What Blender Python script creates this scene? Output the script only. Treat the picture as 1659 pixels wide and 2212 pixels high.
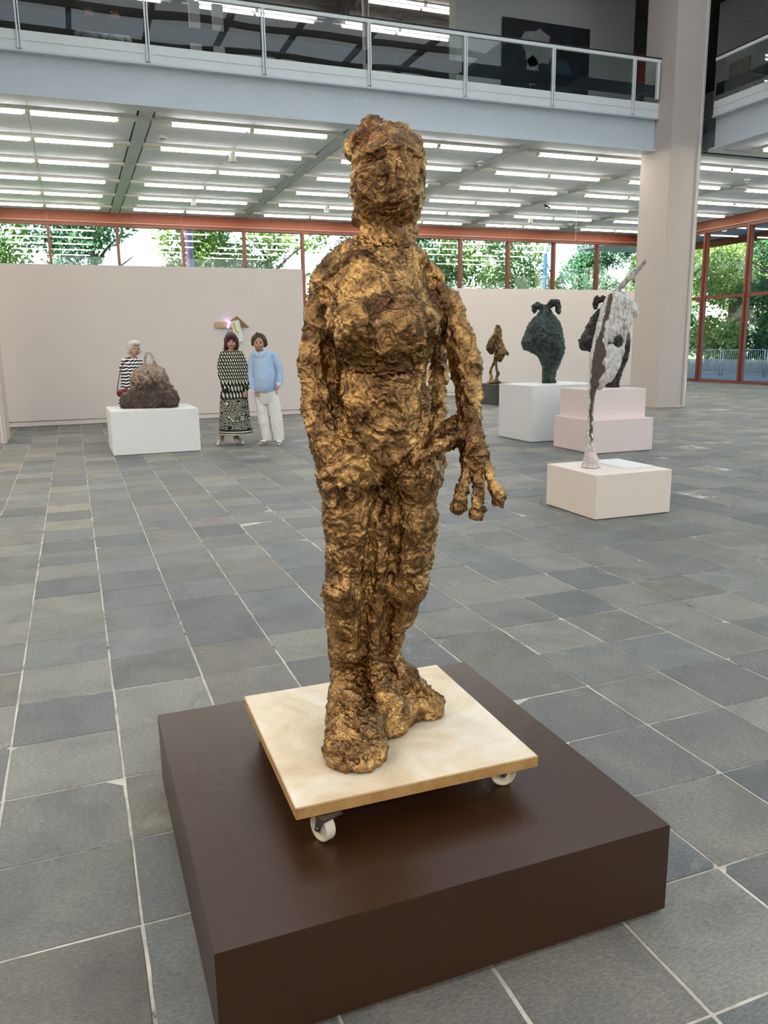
import bpy, bmesh, math, random
import numpy as np
from mathutils import Vector, Matrix

random.seed(7)
rng = np.random.default_rng(7)
sc = bpy.context.scene
for o in list(bpy.data.objects):
    bpy.data.objects.remove(o)
COL = sc.collection
PI = math.pi


def lin(r, g, b):
    f = lambda c: (c / 255 / 12.92) if c / 255 <= 0.04045 else ((c / 255 + 0.055) / 1.055) ** 2.4
    return (f(r), f(g), f(b))


# ------------------------------------------------------------------ camera
FPX, YAW, PITCH, ROLL, EYE = 1703.36, 0.367759, 0.208529, 0.0152422, 1.52
_f = Vector((math.sin(YAW) * math.cos(PITCH), math.cos(YAW) * math.cos(PITCH), -math.sin(PITCH)))
_r0 = Vector((math.cos(YAW), -math.sin(YAW), 0))
_d0 = _f.cross(_r0)
_r = _r0 * math.cos(ROLL) + _d0 * math.sin(ROLL)
_d = _d0 * math.cos(ROLL) - _r0 * math.sin(ROLL)
cd = bpy.data.cameras.new('camera')
cam = bpy.data.objects.new('camera', cd)
COL.objects.link(cam)
cd.sensor_fit = 'HORIZONTAL'
cd.sensor_width = 36
cd.lens = FPX * 36 / 1659
cd.clip_start = 0.05
cd.clip_end = 400
cam.matrix_world = Matrix(((_r.x, -_d.x, -_f.x, 0), (_r.y, -_d.y, -_f.y, 0), (_r.z, -_d.z, -_f.z, EYE), (0, 0, 0, 1)))
sc.camera = cam

# ------------------------------------------------------------------ sky, sun, skylight, exposure
w = bpy.data.worlds.new('world')
sc.world = w
w.use_nodes = True
nt = w.node_tree
nt.nodes.clear()
sky = nt.nodes.new('ShaderNodeTexSky')
sky.sky_type = 'NISHITA'
sky.sun_disc = False
sky.sun_elevation = math.radians(31)
sky.sun_rotation = math.radians(240)
sky.air_density = 1.0
sky.dust_density = 2.5
bgn = nt.nodes.new('ShaderNodeBackground')
bgn.inputs['Strength'].default_value = 0.75
wo = nt.nodes.new('ShaderNodeOutputWorld')
nt.links.new(sky.outputs[0], bgn.inputs['Color'])
nt.links.new(bgn.outputs[0], wo.inputs['Surface'])

sd = bpy.data.lights.new('sun', 'SUN')
sd.energy = 36
sd.angle = math.radians(0.6)
sd.color = (1.0, 0.95, 0.84)
sun = bpy.data.objects.new('sun', sd)
COL.objects.link(sun)
sun.rotation_euler = Vector((0.80, 0.45, -0.55)).to_track_quat('-Z', 'Y').to_euler()

SKYLIGHT = (5.9, 5.4, 10.55, 14.4, 18.6)      # centre x, y, z and size of the glazed atrium roof
ld = bpy.data.lights.new('skylight', 'AREA')
ld.shape = 'RECTANGLE'
ld.size, ld.size_y = SKYLIGHT[3], SKYLIGHT[4]
ld.energy = 1120
ld.color = (0.86, 0.94, 1.0)
sl = bpy.data.objects.new('skylight', ld)
COL.objects.link(sl)
sl.location = SKYLIGHT[:3]

FRONT_LIGHT = (6.0, -7.9, 8.7, 24.0, 3.6)            # added area light before a closed wall, standing in for unseen upper windows
ld = bpy.data.lights.new('added_front_light', 'AREA')
ld.shape = 'RECTANGLE'
ld.size, ld.size_y = FRONT_LIGHT[3], FRONT_LIGHT[4]
ld.energy = 540
ld.color = (0.84, 0.93, 1.0)
sl = bpy.data.objects.new('added_front_light', ld)
COL.objects.link(sl)
sl.location = FRONT_LIGHT[:3]
sl.rotation_euler = (PI / 2, 0, 0)

TUBE_EMIT = 23.0
vs = sc.view_settings
vs.view_transform = 'Standard'
vs.look = 'None'
vs.gamma = 1
vs.use_curve_mapping = False
vs.exposure = 0.25
sc.cycles.use_denoising = True
sc.cycles.use_adaptive_sampling = True
sc.cycles.adaptive_threshold = 0.1
sc.cycles.adaptive_min_samples = 12
sc.cycles.max_bounces = 6
sc.cycles.diffuse_bounces = 3
sc.cycles.glossy_bounces = 3
sc.cycles.caustics_reflective = False
sc.cycles.caustics_refractive = False
sc.cycles.transparent_max_bounces = 12
sc.cycles.sample_clamp_indirect = 6


# ------------------------------------------------------------------ pixel helpers (photo frame 1659 x 2212)
_R = np.array([[_r.x, _d.x, _f.x], [_r.y, _d.y, _f.y], [_r.z, _d.z, _f.z]])
CAMP = np.array([0, 0, EYE])
FWD = np.array([math.sin(YAW), math.cos(YAW), 0.0])


def ray(x, y):
    return _R @ np.array([(x - 829.5) / FPX, (y - 1106) / FPX, 1.0])


def at_fwd(x, y, D):
    r = ray(x, y)
    return CAMP + r * (D / (r @ FWD))


def mpp(p):
    return float((np.asarray(p) - CAMP) @ _R[:, 2]) / FPX


def proj(p):
    q = (np.asarray(p, float) - CAMP) @ _R
    return 829.5 + FPX * q[..., 0] / q[..., 2], 1106 + FPX * q[..., 1] / q[..., 2], q[..., 2]


# ------------------------------------------------------------------ materials
MATS = {}


def newmat(name):
    m = bpy.data.materials.new(name)
    m.use_nodes = True
    n = m.node_tree
    return m, n, n.nodes['Principled BSDF']


def nd(n, typ, **kw):
    x = n.nodes.new(typ)
    for k, v in kw.items():
        if k in x.inputs:
            x.inputs[k].default_value = v
        else:
            setattr(x, k, v)
    return x


def coords(n, scale=(1, 1, 1), kind='Object'):
    tc = nd(n, 'ShaderNodeTexCoord')
    mp = nd(n, 'ShaderNodeMapping')
    mp.inputs['Scale'].default_value = scale
    n.links.new(tc.outputs[kind], mp.inputs['Vector'])
    return mp.outputs['Vector']


def ramp(n, fac, stops):
    r = nd(n, 'ShaderNodeValToRGB')
    els = r.color_ramp.elements
    while len(els) < len(stops):
        els.new(0.5)
    for e, (p, c) in zip(els, stops):
        e.position = p
        e.color = (*c, 1) if len(c) == 3 else c
    n.links.new(fac, r.inputs['Fac'])
    return r.outputs['Color']


def M(name, rgb, rough=0.6, metal=0.0, var=0.06, scale=5.0, bump=0.0, bscale=60.0, spec=0.5, stretch=(1, 1, 1), detail=4.0, emit=None):
    if name in MATS:
        return MATS[name]
    m, n, b = newmat(name)
    c = lin(*rgb)
    v = coords(n, stretch)
    t = nd(n, 'ShaderNodeTexNoise', Scale=scale, Detail=detail, Roughness=0.6)
    n.links.new(v, t.inputs['Vector'])
    col = ramp(n, t.outputs['Fac'], [(0.25, tuple(x * (1 - var) for x in c)), (0.75, tuple(min(1, x * (1 + var)) for x in c))])
    n.links.new(col, b.inputs['Base Color'])
    b.inputs['Roughness'].default_value = rough
    b.inputs['Metallic'].default_value = metal
    b.inputs['Specular IOR Level'].default_value = spec
    if emit:
        b.inputs['Emission Color'].default_value = (*emit[0], 1)
        b.inputs['Emission Strength'].default_value = emit[1]
    if bump:
        t2 = nd(n, 'ShaderNodeTexNoise', Scale=bscale, Detail=5.0, Roughness=0.65)
        n.links.new(v, t2.inputs['Vector'])
        bp = nd(n, 'ShaderNodeBump', Strength=bump, Distance=0.01)
        n.links.new(t2.outputs['Fac'], bp.inputs['Height'])
        n.links.new(bp.outputs['Normal'], b.inputs['Normal'])
    MATS[name] = m
    return m


def glass_mat(name, tint=(0.95, 0.98, 0.97), ior=1.5, wob=0.0, refl=1.7):
    m, n, b = newmat(name)
    n.nodes.remove(b)
    out = n.nodes['Material Output']
    fr = nd(n, 'ShaderNodeFresnel', IOR=ior)
    tr = nd(n, 'ShaderNodeBsdfTransparent')
    tr.inputs['Color'].default_value = (*tint, 1)
    gl = nd(n, 'ShaderNodeBsdfGlossy', Roughness=0.0)
    mx = nd(n, 'ShaderNodeMixShader')
    geo = nd(n, 'ShaderNodeNewGeometry')
    inv = nd(n, 'ShaderNodeMath', operation='SUBTRACT')
    inv.inputs[0].default_value = refl
    bf = nd(n, 'ShaderNodeMath', operation='MULTIPLY')
    n.links.new(geo.outputs['Backfacing'], bf.inputs[0])
    bf.inputs[1].default_value = refl
    n.links.new(bf.outputs[0], inv.inputs[1])
    ml = nd(n, 'ShaderNodeMath', operation='MULTIPLY', use_clamp=True)
    n.links.new(fr.outputs[0], ml.inputs[0])
    n.links.new(inv.outputs[0], ml.inputs[1])
    n.links.new(ml.outputs[0], mx.inputs[0])
    n.links.new(tr.outputs[0], mx.inputs[1])
    n.links.new(gl.outputs[0], mx.inputs[2])
    n.links.new(mx.outputs[0], out.inputs['Surface'])
    if wob:
        v = coords(n)
        t = nd(n, 'ShaderNodeTexNoise', Scale=0.8, Detail=0.0)
        n.links.new(v, t.inputs['Vector'])
        bp = nd(n, 'ShaderNodeBump', Strength=wob, Distance=0.02)
        n.links.new(t.outputs['Fac'], bp.inputs['Height'])
        n.links.new(bp.outputs['Normal'], gl.inputs['Normal'])
    MATS[name] = m
    return m


# ------------------------------------------------------------------ objects
def link(o, parent=None):
    COL.objects.link(o)
    if parent is not None:
        o.parent = parent
    return o


def empty(name, loc=(0, 0, 0), rz=0.0, parent=None):
    o = bpy.data.objects.new(name, None)
    o.location = loc
    o.rotation_euler = (0, 0, rz)
    o.empty_display_size = 0.1
    return link(o, parent)


def tag(o, label=None, cat=None, group=None, kind=None):
    if label:
        o['label'] = label
    if cat:
        o['category'] = cat
    if group:
        o['group'] = group
    if kind:
        o['kind'] = kind
    return o


def mesh_np(name, V, F, mat=None, parent=None, smooth=True, loc=None, cols=None):
    """V (n,3) floats, F (m,3|4) ints -> mesh object, fast."""
    V = np.asarray(V, np.float32)
    F = np.asarray(F, np.int32)
    me = bpy.data.meshes.new(name)
    k = F.shape[1]
    me.vertices.add(len(V))
    me.vertices.foreach_set('co', V.ravel())
    me.loops.add(F.size)
    me.loops.foreach_set('vertex_index', F.ravel())
    me.polygons.add(len(F))
    me.polygons.foreach_set('loop_start', np.arange(0, F.size, k, dtype=np.int32))
    me.update(calc_edges=True)
    me.validate()
    if smooth:
        me.polygons.foreach_set('use_smooth', np.ones(len(me.polygons), bool))
    if cols is not None:
        at = me.color_attributes.new('tint', 'FLOAT_COLOR', 'POINT')
        c4 = np.ones((len(V), 4), np.float32)
        c4[:, :3] = cols
        at.data.foreach_set('color', c4.ravel())
    if mat:
        me.materials.append(mat)
    o = bpy.data.objects.new(name, me)
    if loc is not None:
        o.location = loc
    return link(o, parent)


class MB:
    """collects faces; build() links them as one mesh object"""

    def __init__(s):
        s.v = []
        s.f = []
        s.sm = []

    def add(s, vs_, fs_, smooth=False):
        b = len(s.v)
        s.v += [tuple(map(float, p)) for p in vs_]
        for f in fs_:
            s.f.append(tuple(b + i for i in f))
            s.sm.append(smooth)
        return s

    def box(s, lo, hi, bev=0.0):
        x0, y0, z0 = lo
        x1, y1, z1 = hi
        if bev:
            bm = bmesh.new()
            bmesh.ops.create_cube(bm, size=1)
            for v in bm.verts:
                v.co = Vector(((x0 + x1) / 2 + v.co.x * (x1 - x0), (y0 + y1) / 2 + v.co.y * (y1 - y0), (z0 + z1) / 2 + v.co.z * (z1 - z0)))
            bmesh.ops.bevel(bm, geom=list(bm.edges), offset=bev, segments=2, affect='EDGES')
            bm.verts.index_update()
            s.add([v.co for v in bm.verts], [[v.index for v in f.verts] for f in bm.faces])
            bm.free()
            return s
        return s.add([(x0, y0, z0), (x1, y0, z0), (x1, y1, z0), (x0, y1, z0), (x0, y0, z1), (x1, y0, z1), (x1, y1, z1), (x0, y1, z1)],
                     [(0, 3, 2, 1), (4, 5, 6, 7), (0, 1, 5, 4), (1, 2, 6, 5), (2, 3, 7, 6), (3, 0, 4, 7)])

    def tube(s, pts, rad, n=8, caps=True, ry=1.0):
        pts = [Vector(p) for p in pts]
        rads = rad if hasattr(rad, '__len__') else [rad] * len(pts)
        vs_ = []
        prev = None
        for i, p in enumerate(pts):
            a = pts[min(i + 1, len(pts) - 1)] - pts[max(i - 1, 0)]
            a.normalize()
            if prev is None:
                u = a.cross(Vector((0, 0, 1)))
                if u.length < 1e-4:
                    u = a.cross(Vector((0, 1, 0)))
            else:
                u = prev - a * prev.dot(a)
            u.normalize()
            prev = u
            q = a.cross(u)
            for k in range(n):
                t = 2 * PI * k / n
                vs_.append(p + (u * math.cos(t) + q * math.sin(t) * ry) * rads[i])
        fs_ = []
        for i in range(len(pts) - 1):
            for k in range(n):
                fs_.append((i * n + k, i * n + (k + 1) % n, (i + 1) * n + (k + 1) % n, (i + 1) * n + k))
        b0 = len(s.f)
        s.add(vs_, fs_, True)
        if caps:
            b = len(s.v) - len(vs_)
            s.f.append(tuple(b + k for k in reversed(range(n))))
            s.sm.append(False)
            s.f.append(tuple(b + (len(pts) - 1) * n + k for k in range(n)))
            s.sm.append(False)
        return s

    def prism(s, poly, axis, a, b):
        """extrude 2D polygon along axis ('x','y','z') from a to b"""
        def P(u, v, t):
            return {'x': (t, u, v), 'y': (u, t, v), 'z': (u, v, t)}[axis]
        n = len(poly)
        vs_ = [P(u, v, a) for u, v in poly] + [P(u, v, b) for u, v in poly]
        fs_ = [tuple(range(n))[::-1], tuple(range(n, 2 * n))] + [(i, (i + 1) % n, n + (i + 1) % n, n + i) for i in range(n)]
        return s.add(vs_, fs_)

    def build(s, name, mat, parent=None, loc=None, fix=True):
        me = bpy.data.meshes.new(name)
        me.from_pydata(s.v, [], s.f)
        me.polygons.foreach_set('use_smooth', s.sm)
        if fix:
            bm = bmesh.new()
            bm.from_mesh(me)
            bmesh.ops.recalc_face_normals(bm, faces=bm.faces)
            bm.to_mesh(me)
            bm.free()
        if mat:
            me.materials.append(mat)
        o = bpy.data.objects.new(name, me)
        if loc is not None:
            o.location = loc
        return link(o, parent)


def box(name, lo, hi, mat, parent=None, bev=0.0):
    return MB().box(lo, hi, bev).build(name, mat, parent)


def copy_tree(o, parent=None):
    c = o.copy()
    COL.objects.link(c)
    c.parent = parent
    for ch in list(o.children):
        copy_tree(ch, c)
    return c


ORD = ['first', 'second', 'third', 'fourth', 'fifth', 'sixth', 'seventh', 'eighth', 'ninth', 'tenth', 'eleventh', 'twelfth', 'thirteenth', 'fourteenth']


# ------------------------------------------------------------------ numpy noise
_perm = rng.permutation(256).astype(np.int32)
_perm = np.concatenate([_perm, _perm, _perm[:2]])
_grad = rng.normal(size=(256, 3))
_grad /= np.linalg.norm(_grad, axis=1, keepdims=True)


def perlin(p):
    i = np.floor(p).astype(np.int32)
    f = p - i
    i &= 255
    u = f * f * f * (f * (f * 6 - 15) + 10)
    out = 0
    for dx in (0, 1):
        wx = u[:, 0] if dx else 1 - u[:, 0]
        a = _perm[(i[:, 0] + dx) & 255]
        for dy in (0, 1):
            wy = u[:, 1] if dy else 1 - u[:, 1]
            b = _perm[(a + i[:, 1] + dy) & 255]
            for dz in (0, 1):
                wz = u[:, 2] if dz else 1 - u[:, 2]
                g = _grad[_perm[(b + i[:, 2] + dz) & 255]]
                out = out + wx * wy * wz * ((f[:, 0] - dx) * g[:, 0] + (f[:, 1] - dy) * g[:, 1] + (f[:, 2] - dz) * g[:, 2])
    return out * 1.6


def warp(p, f, a):
    q = p * f
    return p + a * np.stack([perlin(q), perlin(q + 31.7), perlin(q + 77.1)], 1)


# ------------------------------------------------------------------ implicit-surface modelling
class SDF:
    def __init__(s, lo, hi, h):
        s.lo = np.array(lo, float)
        s.h = h
        s.n = np.ceil((np.array(hi) - s.lo) / h).astype(int) + 1
        s.d = np.full(tuple(s.n), 9.0, np.float32)

    def _reg(s, lo, hi, pad):
        a = np.clip(np.floor((np.array(lo) - pad - s.lo) / s.h).astype(int), 0, s.n)
        b = np.clip(np.ceil((np.array(hi) + pad - s.lo) / s.h).astype(int) + 1, 0, s.n)
        if (b <= a).any():
            return None
        sl_ = tuple(slice(i, j) for i, j in zip(a, b))
        ax = [(s.lo[k] + s.h * np.arange(a[k], b[k])).astype(np.float32) for k in range(3)]
        return sl_, ax[0][:, None, None], ax[1][None, :, None], ax[2][None, None, :]

    def _mix(s, sl_, d, k, sub=False):
        o = s.d[sl_]
        if sub:
            if k > 0:
                t = np.clip(0.5 - 0.5 * (o + d) / k, 0, 1)
                s.d[sl_] = o * (1 - t) + (-d) * t + k * t * (1 - t)
            else:
                s.d[sl_] = np.maximum(o, -d)
            return
        if k > 0:
            t = np.clip(0.5 + 0.5 * (o - d) / k, 0, 1)
            s.d[sl_] = np.where(o > 5, d, o * (1 - t) + d * t - k * t * (1 - t))
        else:
            s.d[sl_] = np.minimum(o, d)

    def cap(s, a, b, ra, rb=None, k=0.02, sub=False):
        rb = ra if rb is None else rb
        a, b = np.array(a, float), np.array(b, float)
        r = s._reg(np.minimum(a - ra, b - rb), np.maximum(a + ra, b + rb), k + 3 * s.h)
        if r is None:
            return s
        sl_, X, Y, Z = r
        ab = b - a
        L2 = max(float(ab @ ab), 1e-12)
        t = np.clip(((X - a[0]) * ab[0] + (Y - a[1]) * ab[1] + (Z - a[2]) * ab[2]) / L2, 0, 1)
        d = np.sqrt((X - a[0] - t * ab[0]) ** 2 + (Y - a[1] - t * ab[1]) ** 2 + (Z - a[2] - t * ab[2]) ** 2) - (ra + (rb - ra) * t)
        s._mix(sl_, d.astype(np.float32), k, sub)
        return s

    def chain(s, pts, rads, k=0.02):
        for i in range(len(pts) - 1):
            s.cap(pts[i], pts[i + 1], rads[i], rads[i + 1], k)
        return s

    def ell(s, c, r, rot=None, k=0.02, sub=False):
        """ellipsoid; rot = 3x3 whose columns are the ellipsoid axes"""
        c = np.array(c, float)
        r = np.array(r, float)
        Rm = np.eye(3) if rot is None else np.array(rot, float)
        ext = np.sqrt(((Rm * r) ** 2).sum(1))
        g = s._reg(c - ext, c + ext, k + 3 * s.h)
        if g is None:
            return s
        sl_, X, Y, Z = g
        x, y, z = X - c[0], Y - c[1], Z - c[2]
        q = [(Rm[0, i] * x + Rm[1, i] * y + Rm[2, i] * z) / r[i] for i in range(3)]
        k0 = np.sqrt(q[0] ** 2 + q[1] ** 2 + q[2] ** 2)
        k1 = np.sqrt((q[0] / r[0]) ** 2 + (q[1] / r[1]) ** 2 + (q[2] / r[2]) ** 2) + 1e-6
        d = k0 * (k0 - 1) / k1
        d = np.where(k0 < 0.35, -0.6 * r.min(), d)
        s._mix(sl_, d.astype(np.float32), k, sub)
        return s

    def rings(s, rows, k=0.02, up=None):
        """loft: rows of (cx, cy, cz, half-width, half-depth, heading) stacked in z (ascending); elliptic sections"""
        rows = sorted(rows, key=lambda q: q[2])
        A = np.array(rows, float)
        m = max(A[:, 3].max(), A[:, 4].max())
        g = s._reg((A[:, 0].min() - m, A[:, 1].min() - m, A[0, 2]), (A[:, 0].max() + m, A[:, 1].max() + m, A[-1, 2]), k + 3 * s.h)
        if g is None:
            return s
        sl_, X, Y, Z = g
        z = Z.ravel()
        cx, cy, hw, hd, th = [np.interp(z, A[:, 2], A[:, i])[None, None, :] for i in (0, 1, 3, 4, 5)]
        ct, st = np.cos(th), np.sin(th)
        x, y = X - cx, Y - cy
        u = (x * ct + y * st) / hw
        v = (-x * st + y * ct) / hd
        k0 = np.sqrt(u * u + v * v)
        k1 = np.sqrt((u / hw) ** 2 + (v / hd) ** 2) + 1e-6
        d = np.where(k0 < 0.3, -0.6 * np.minimum(hw, hd), k0 * (k0 - 1) / k1)
        d = np.maximum(d, np.maximum(A[0, 2] - Z, Z - A[-1, 2]))
        s._mix(sl_, d.astype(np.float32), k)
        return s

    def cut_below(s, z):
        i = int(round((z - s.lo[2]) / s.h))
        zz = (z - (s.lo[2] + s.h * np.arange(s.n[2]))).astype(np.float32)
        s.d = np.maximum(s.d, zz[None, None, :])
        return s

    def cut_plane(s, p, nrm):
        nrm = np.array(nrm, float) / np.linalg.norm(nrm)
        ax = [(s.lo[k] + s.h * np.arange(s.n[k])).astype(np.float32) for k in range(3)]
        d = (ax[0][:, None, None] - p[0]) * nrm[0] + (ax[1][None, :, None] - p[1]) * nrm[1] + (ax[2][None, None, :] - p[2]) * nrm[2]
        s.d = np.maximum(s.d, d.astype(np.float32))
        return s

    def hit(s, x, y, t0, t1):
        """first point of the ray through photo pixel (x, y) that lies inside"""
        r = ray(x, y)
        t = np.arange(t0, t1, s.h * 0.4) / float(r @ FWD)
        P_ = CAMP + t[:, None] * r
        g = np.round((P_ - s.lo) / s.h).astype(int)
        ok = ((g >= 0) & (g < s.n)).all(1)
        g = np.clip(g, 0, s.n - 1)
        ins = ok & (s.d[g[:, 0], g[:, 1], g[:, 2]] < 0)
        return P_[int(np.argmax(ins))] if ins.any() else None

    def stroke(s, pts, t0, t1, sub=True, k=0.01, lift=0.0):
        """draw a groove (or a ridge) on the visible surface along photo pixels (x, y, radius px)"""
        dense = []
        for (a, b) in zip(pts[:-1], pts[1:]):
            n_ = max(1, int(math.hypot(b[0] - a[0], b[1] - a[1]) / 14))
            dense += [tuple(a[q] + (b[q] - a[q]) * i / n_ for q in range(3)) for i in range(n_)]
        dense.append(pts[-1])
        P_ = [(s.hit(a[0], a[1], t0, t1), a) for a in dense]
        P_ = [(p - ray(a[0], a[1]) * lift, a[2] * mpp(p)) for p, a in P_ if p is not None]
        for (p, r1), (q, r2) in zip(P_[:-1], P_[1:]):
            if np.linalg.norm(p - q) < 0.08:
                s.cap(p, q, r1, r2, k, sub)
        return s

    def mesh(s):
        d = s.d
        d[0], d[-1], d[:, 0], d[:, -1], d[:, :, 0], d[:, :, -1] = 1, 1, 1, 1, 1, 1
        b = d < 0
        c = np.zeros(tuple(s.n - 1), np.uint8)
        for i in (0, 1):
            for j in (0, 1):
                for k in (0, 1):
                    c += b[i:s.n[0] - 1 + i, j:s.n[1] - 1 + j, k:s.n[2] - 1 + k]
        mixed = (c > 0) & (c < 8)
        I, J, K = np.nonzero(mixed)
        idx = np.full(mixed.shape, -1, np.int32)
        idx[I, J, K] = np.arange(len(I))
        cor = {(i, j, k): d[I + i, J + j, K + k] for i in (0, 1) for j in (0, 1) for k in (0, 1)}
        acc = np.zeros((len(I), 3))
        cnt = np.zeros(len(I))
        for a_ in cor:
            for ax in range(3):
                if a_[ax]:
                    continue
                b_ = list(a_)
                b_[ax] = 1
                da, db = cor[a_], cor[tuple(b_)]
                mk = (da < 0) != (db < 0)
                t = np.where(mk, da / np.where(mk, da - db, 1), 0)
                pos = np.array(a_, float)[None, :].repeat(len(I), 0)
                pos[:, ax] = t
                acc += pos * mk[:, None]
                cnt += mk
        V = s.lo + s.h * (np.stack([I, J, K], 1) + acc / cnt[:, None])
        Q = []
        for ax in range(3):
            sl0 = [slice(None)] * 3
            sl1 = [slice(None)] * 3
            sl0[ax] = slice(0, -1)
            sl1[ax] = slice(1, None)
            ed = b[tuple(sl0)] != b[tuple(sl1)]
            i, j, k = np.nonzero(ed)
            P_ = np.stack([i, j, k], 1)
            o1, o2 = [(1, 2), (2, 0), (0, 1)][ax]
            ok = (P_[:, o1] > 0) & (P_[:, o2] > 0)
            P_ = P_[ok]
            e1 = np.zeros(3, int)
            e1[o1] = 1
            e2 = np.zeros(3, int)
            e2[o2] = 1
            g = lambda q: idx[q[:, 0], q[:, 1], q[:, 2]]
            q = np.stack([g(P_ - e1 - e2), g(P_ - e2), g(P_), g(P_ - e1)], 1)
            flip = ~b[P_[:, 0], P_[:, 1], P_[:, 2]]
            q[flip] = q[flip][:, ::-1]
            Q.append(q)
        Q = np.concatenate(Q)
        Q = Q[(Q >= 0).all(1)]
        return V, Q


def vnormals(V, F):
    n = np.cross(V[F[:, 2]] - V[F[:, 0]], V[F[:, 3 % F.shape[1]]] - V[F[:, 1]])
    N = np.zeros_like(V)
    for k in range(F.shape[1]):
        for a in range(3):
            N[:, a] += np.bincount(F[:, k], n[:, a], len(V))
    return N / (np.linalg.norm(N, axis=1, keepdims=True) + 1e-12)


def relax(V, F, it=1, lam=0.5):
    e = np.concatenate([np.stack([F[:, k], F[:, (k + 1) % F.shape[1]]], 1) for k in range(F.shape[1])])
    deg = np.bincount(e[:, 0], minlength=len(V)) + np.bincount(e[:, 1], minlength=len(V))
    for _ in range(it):
        S = np.stack([np.bincount(e[:, 0], V[e[:, 1], a], len(V)) + np.bincount(e[:, 1], V[e[:, 0], a], len(V)) for a in range(3)], 1)
        V = V * (1 - lam) + lam * S / np.maximum(deg, 1)[:, None]
    return V


def subdivide(V, F):
    """linear split of every quad into four"""
    n = len(V)
    e = np.concatenate([np.stack([F[:, k], F[:, (k + 1) % 4]], 1) for k in range(4)])
    es = np.sort(e, 1)
    key = es[:, 0].astype(np.int64) * n + es[:, 1]
    u, inv = np.unique(key, return_inverse=True)
    mid = (V[u // n] + V[u % n]) / 2
    ctr = V[F].mean(1)
    m = len(F)
    E = [n + inv[k * m:(k + 1) * m] for k in range(4)]
    Cc = n + len(u) + np.arange(m)
    Q = np.concatenate([np.stack([F[:, k], E[k], Cc, E[(k + 3) % 4]], 1) for k in range(4)])
    return relax(np.concatenate([V, mid, ctr]), Q, 1, 0.35), Q


_jit = rng.random((4096, 3))
_tilt = rng.normal(size=(4096, 4))


def dabs(p):
    """cellular dabs: every cell is a tilted facet with its own height -> pressed lumps of clay"""
    i0 = np.floor(p).astype(np.int64)
    best = np.full(len(p), 9.0)
    hid = np.zeros(len(p), np.int64)
    vec = np.zeros_like(p)
    for dx in (-1, 0, 1):
        for dy in (-1, 0, 1):
            for dz in (-1, 0, 1):
                c = i0 + np.array([dx, dy, dz])
                hsh = (c[:, 0] * 73856093 ^ c[:, 1] * 19349663 ^ c[:, 2] * 83492791) & 4095
                v = p - c - _jit[hsh]
                d = (v * v).sum(1)
                m = d < best
                best = np.where(m, d, best)
                hid = np.where(m, hsh, hid)
                vec = np.where(m[:, None], v, vec)
    t = _tilt[hid]
    return (t[:, :3] * vec).sum(1) + 0.35 * t[:, 3], np.sqrt(best)


def clay(V, F, f=30.0, amp=0.006, fine=0.45, seed=0.0, stretch=(1, 1, 0.8)):
    """thumbed clay: pressed dabs and torn ridges pushed along the normal"""
    N = vnormals(V, F)
    p = V * np.array(stretch) + seed
    q = warp(p, f * 0.5, 0.45 / f)
    q = warp(q, f * 1.3, 0.16 / f)
    h1, _ = dabs(q * f * 0.8)
    h2, _ = dabs(q * f * 1.9 + 9.1)
    r = np.clip(1 - np.abs(perlin(q * f * 0.8 + 4.0)) * 1.5, 0, 1) ** 4
    r2 = np.clip(1 - np.abs(perlin(q * f * 1.5 + 14.0)) * 1.5, 0, 1) ** 4
    h = 0.5 * h1 + 0.6 * fine * h2 + 1.15 * (r - .25) + 1.2 * fine * (r2 - .25) + 0.5 * perlin(p * f * 0.3)
    h = h - h.mean()
    return V + N * (amp * h)[:, None], h


def at_z(x, y, z):
    r = ray(x, y)
    return CAMP + r * ((z - EYE) / r[2])


def at_y(x, y, Y):
    r = ray(x, y)
    return CAMP + r * (Y / r[1])


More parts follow.
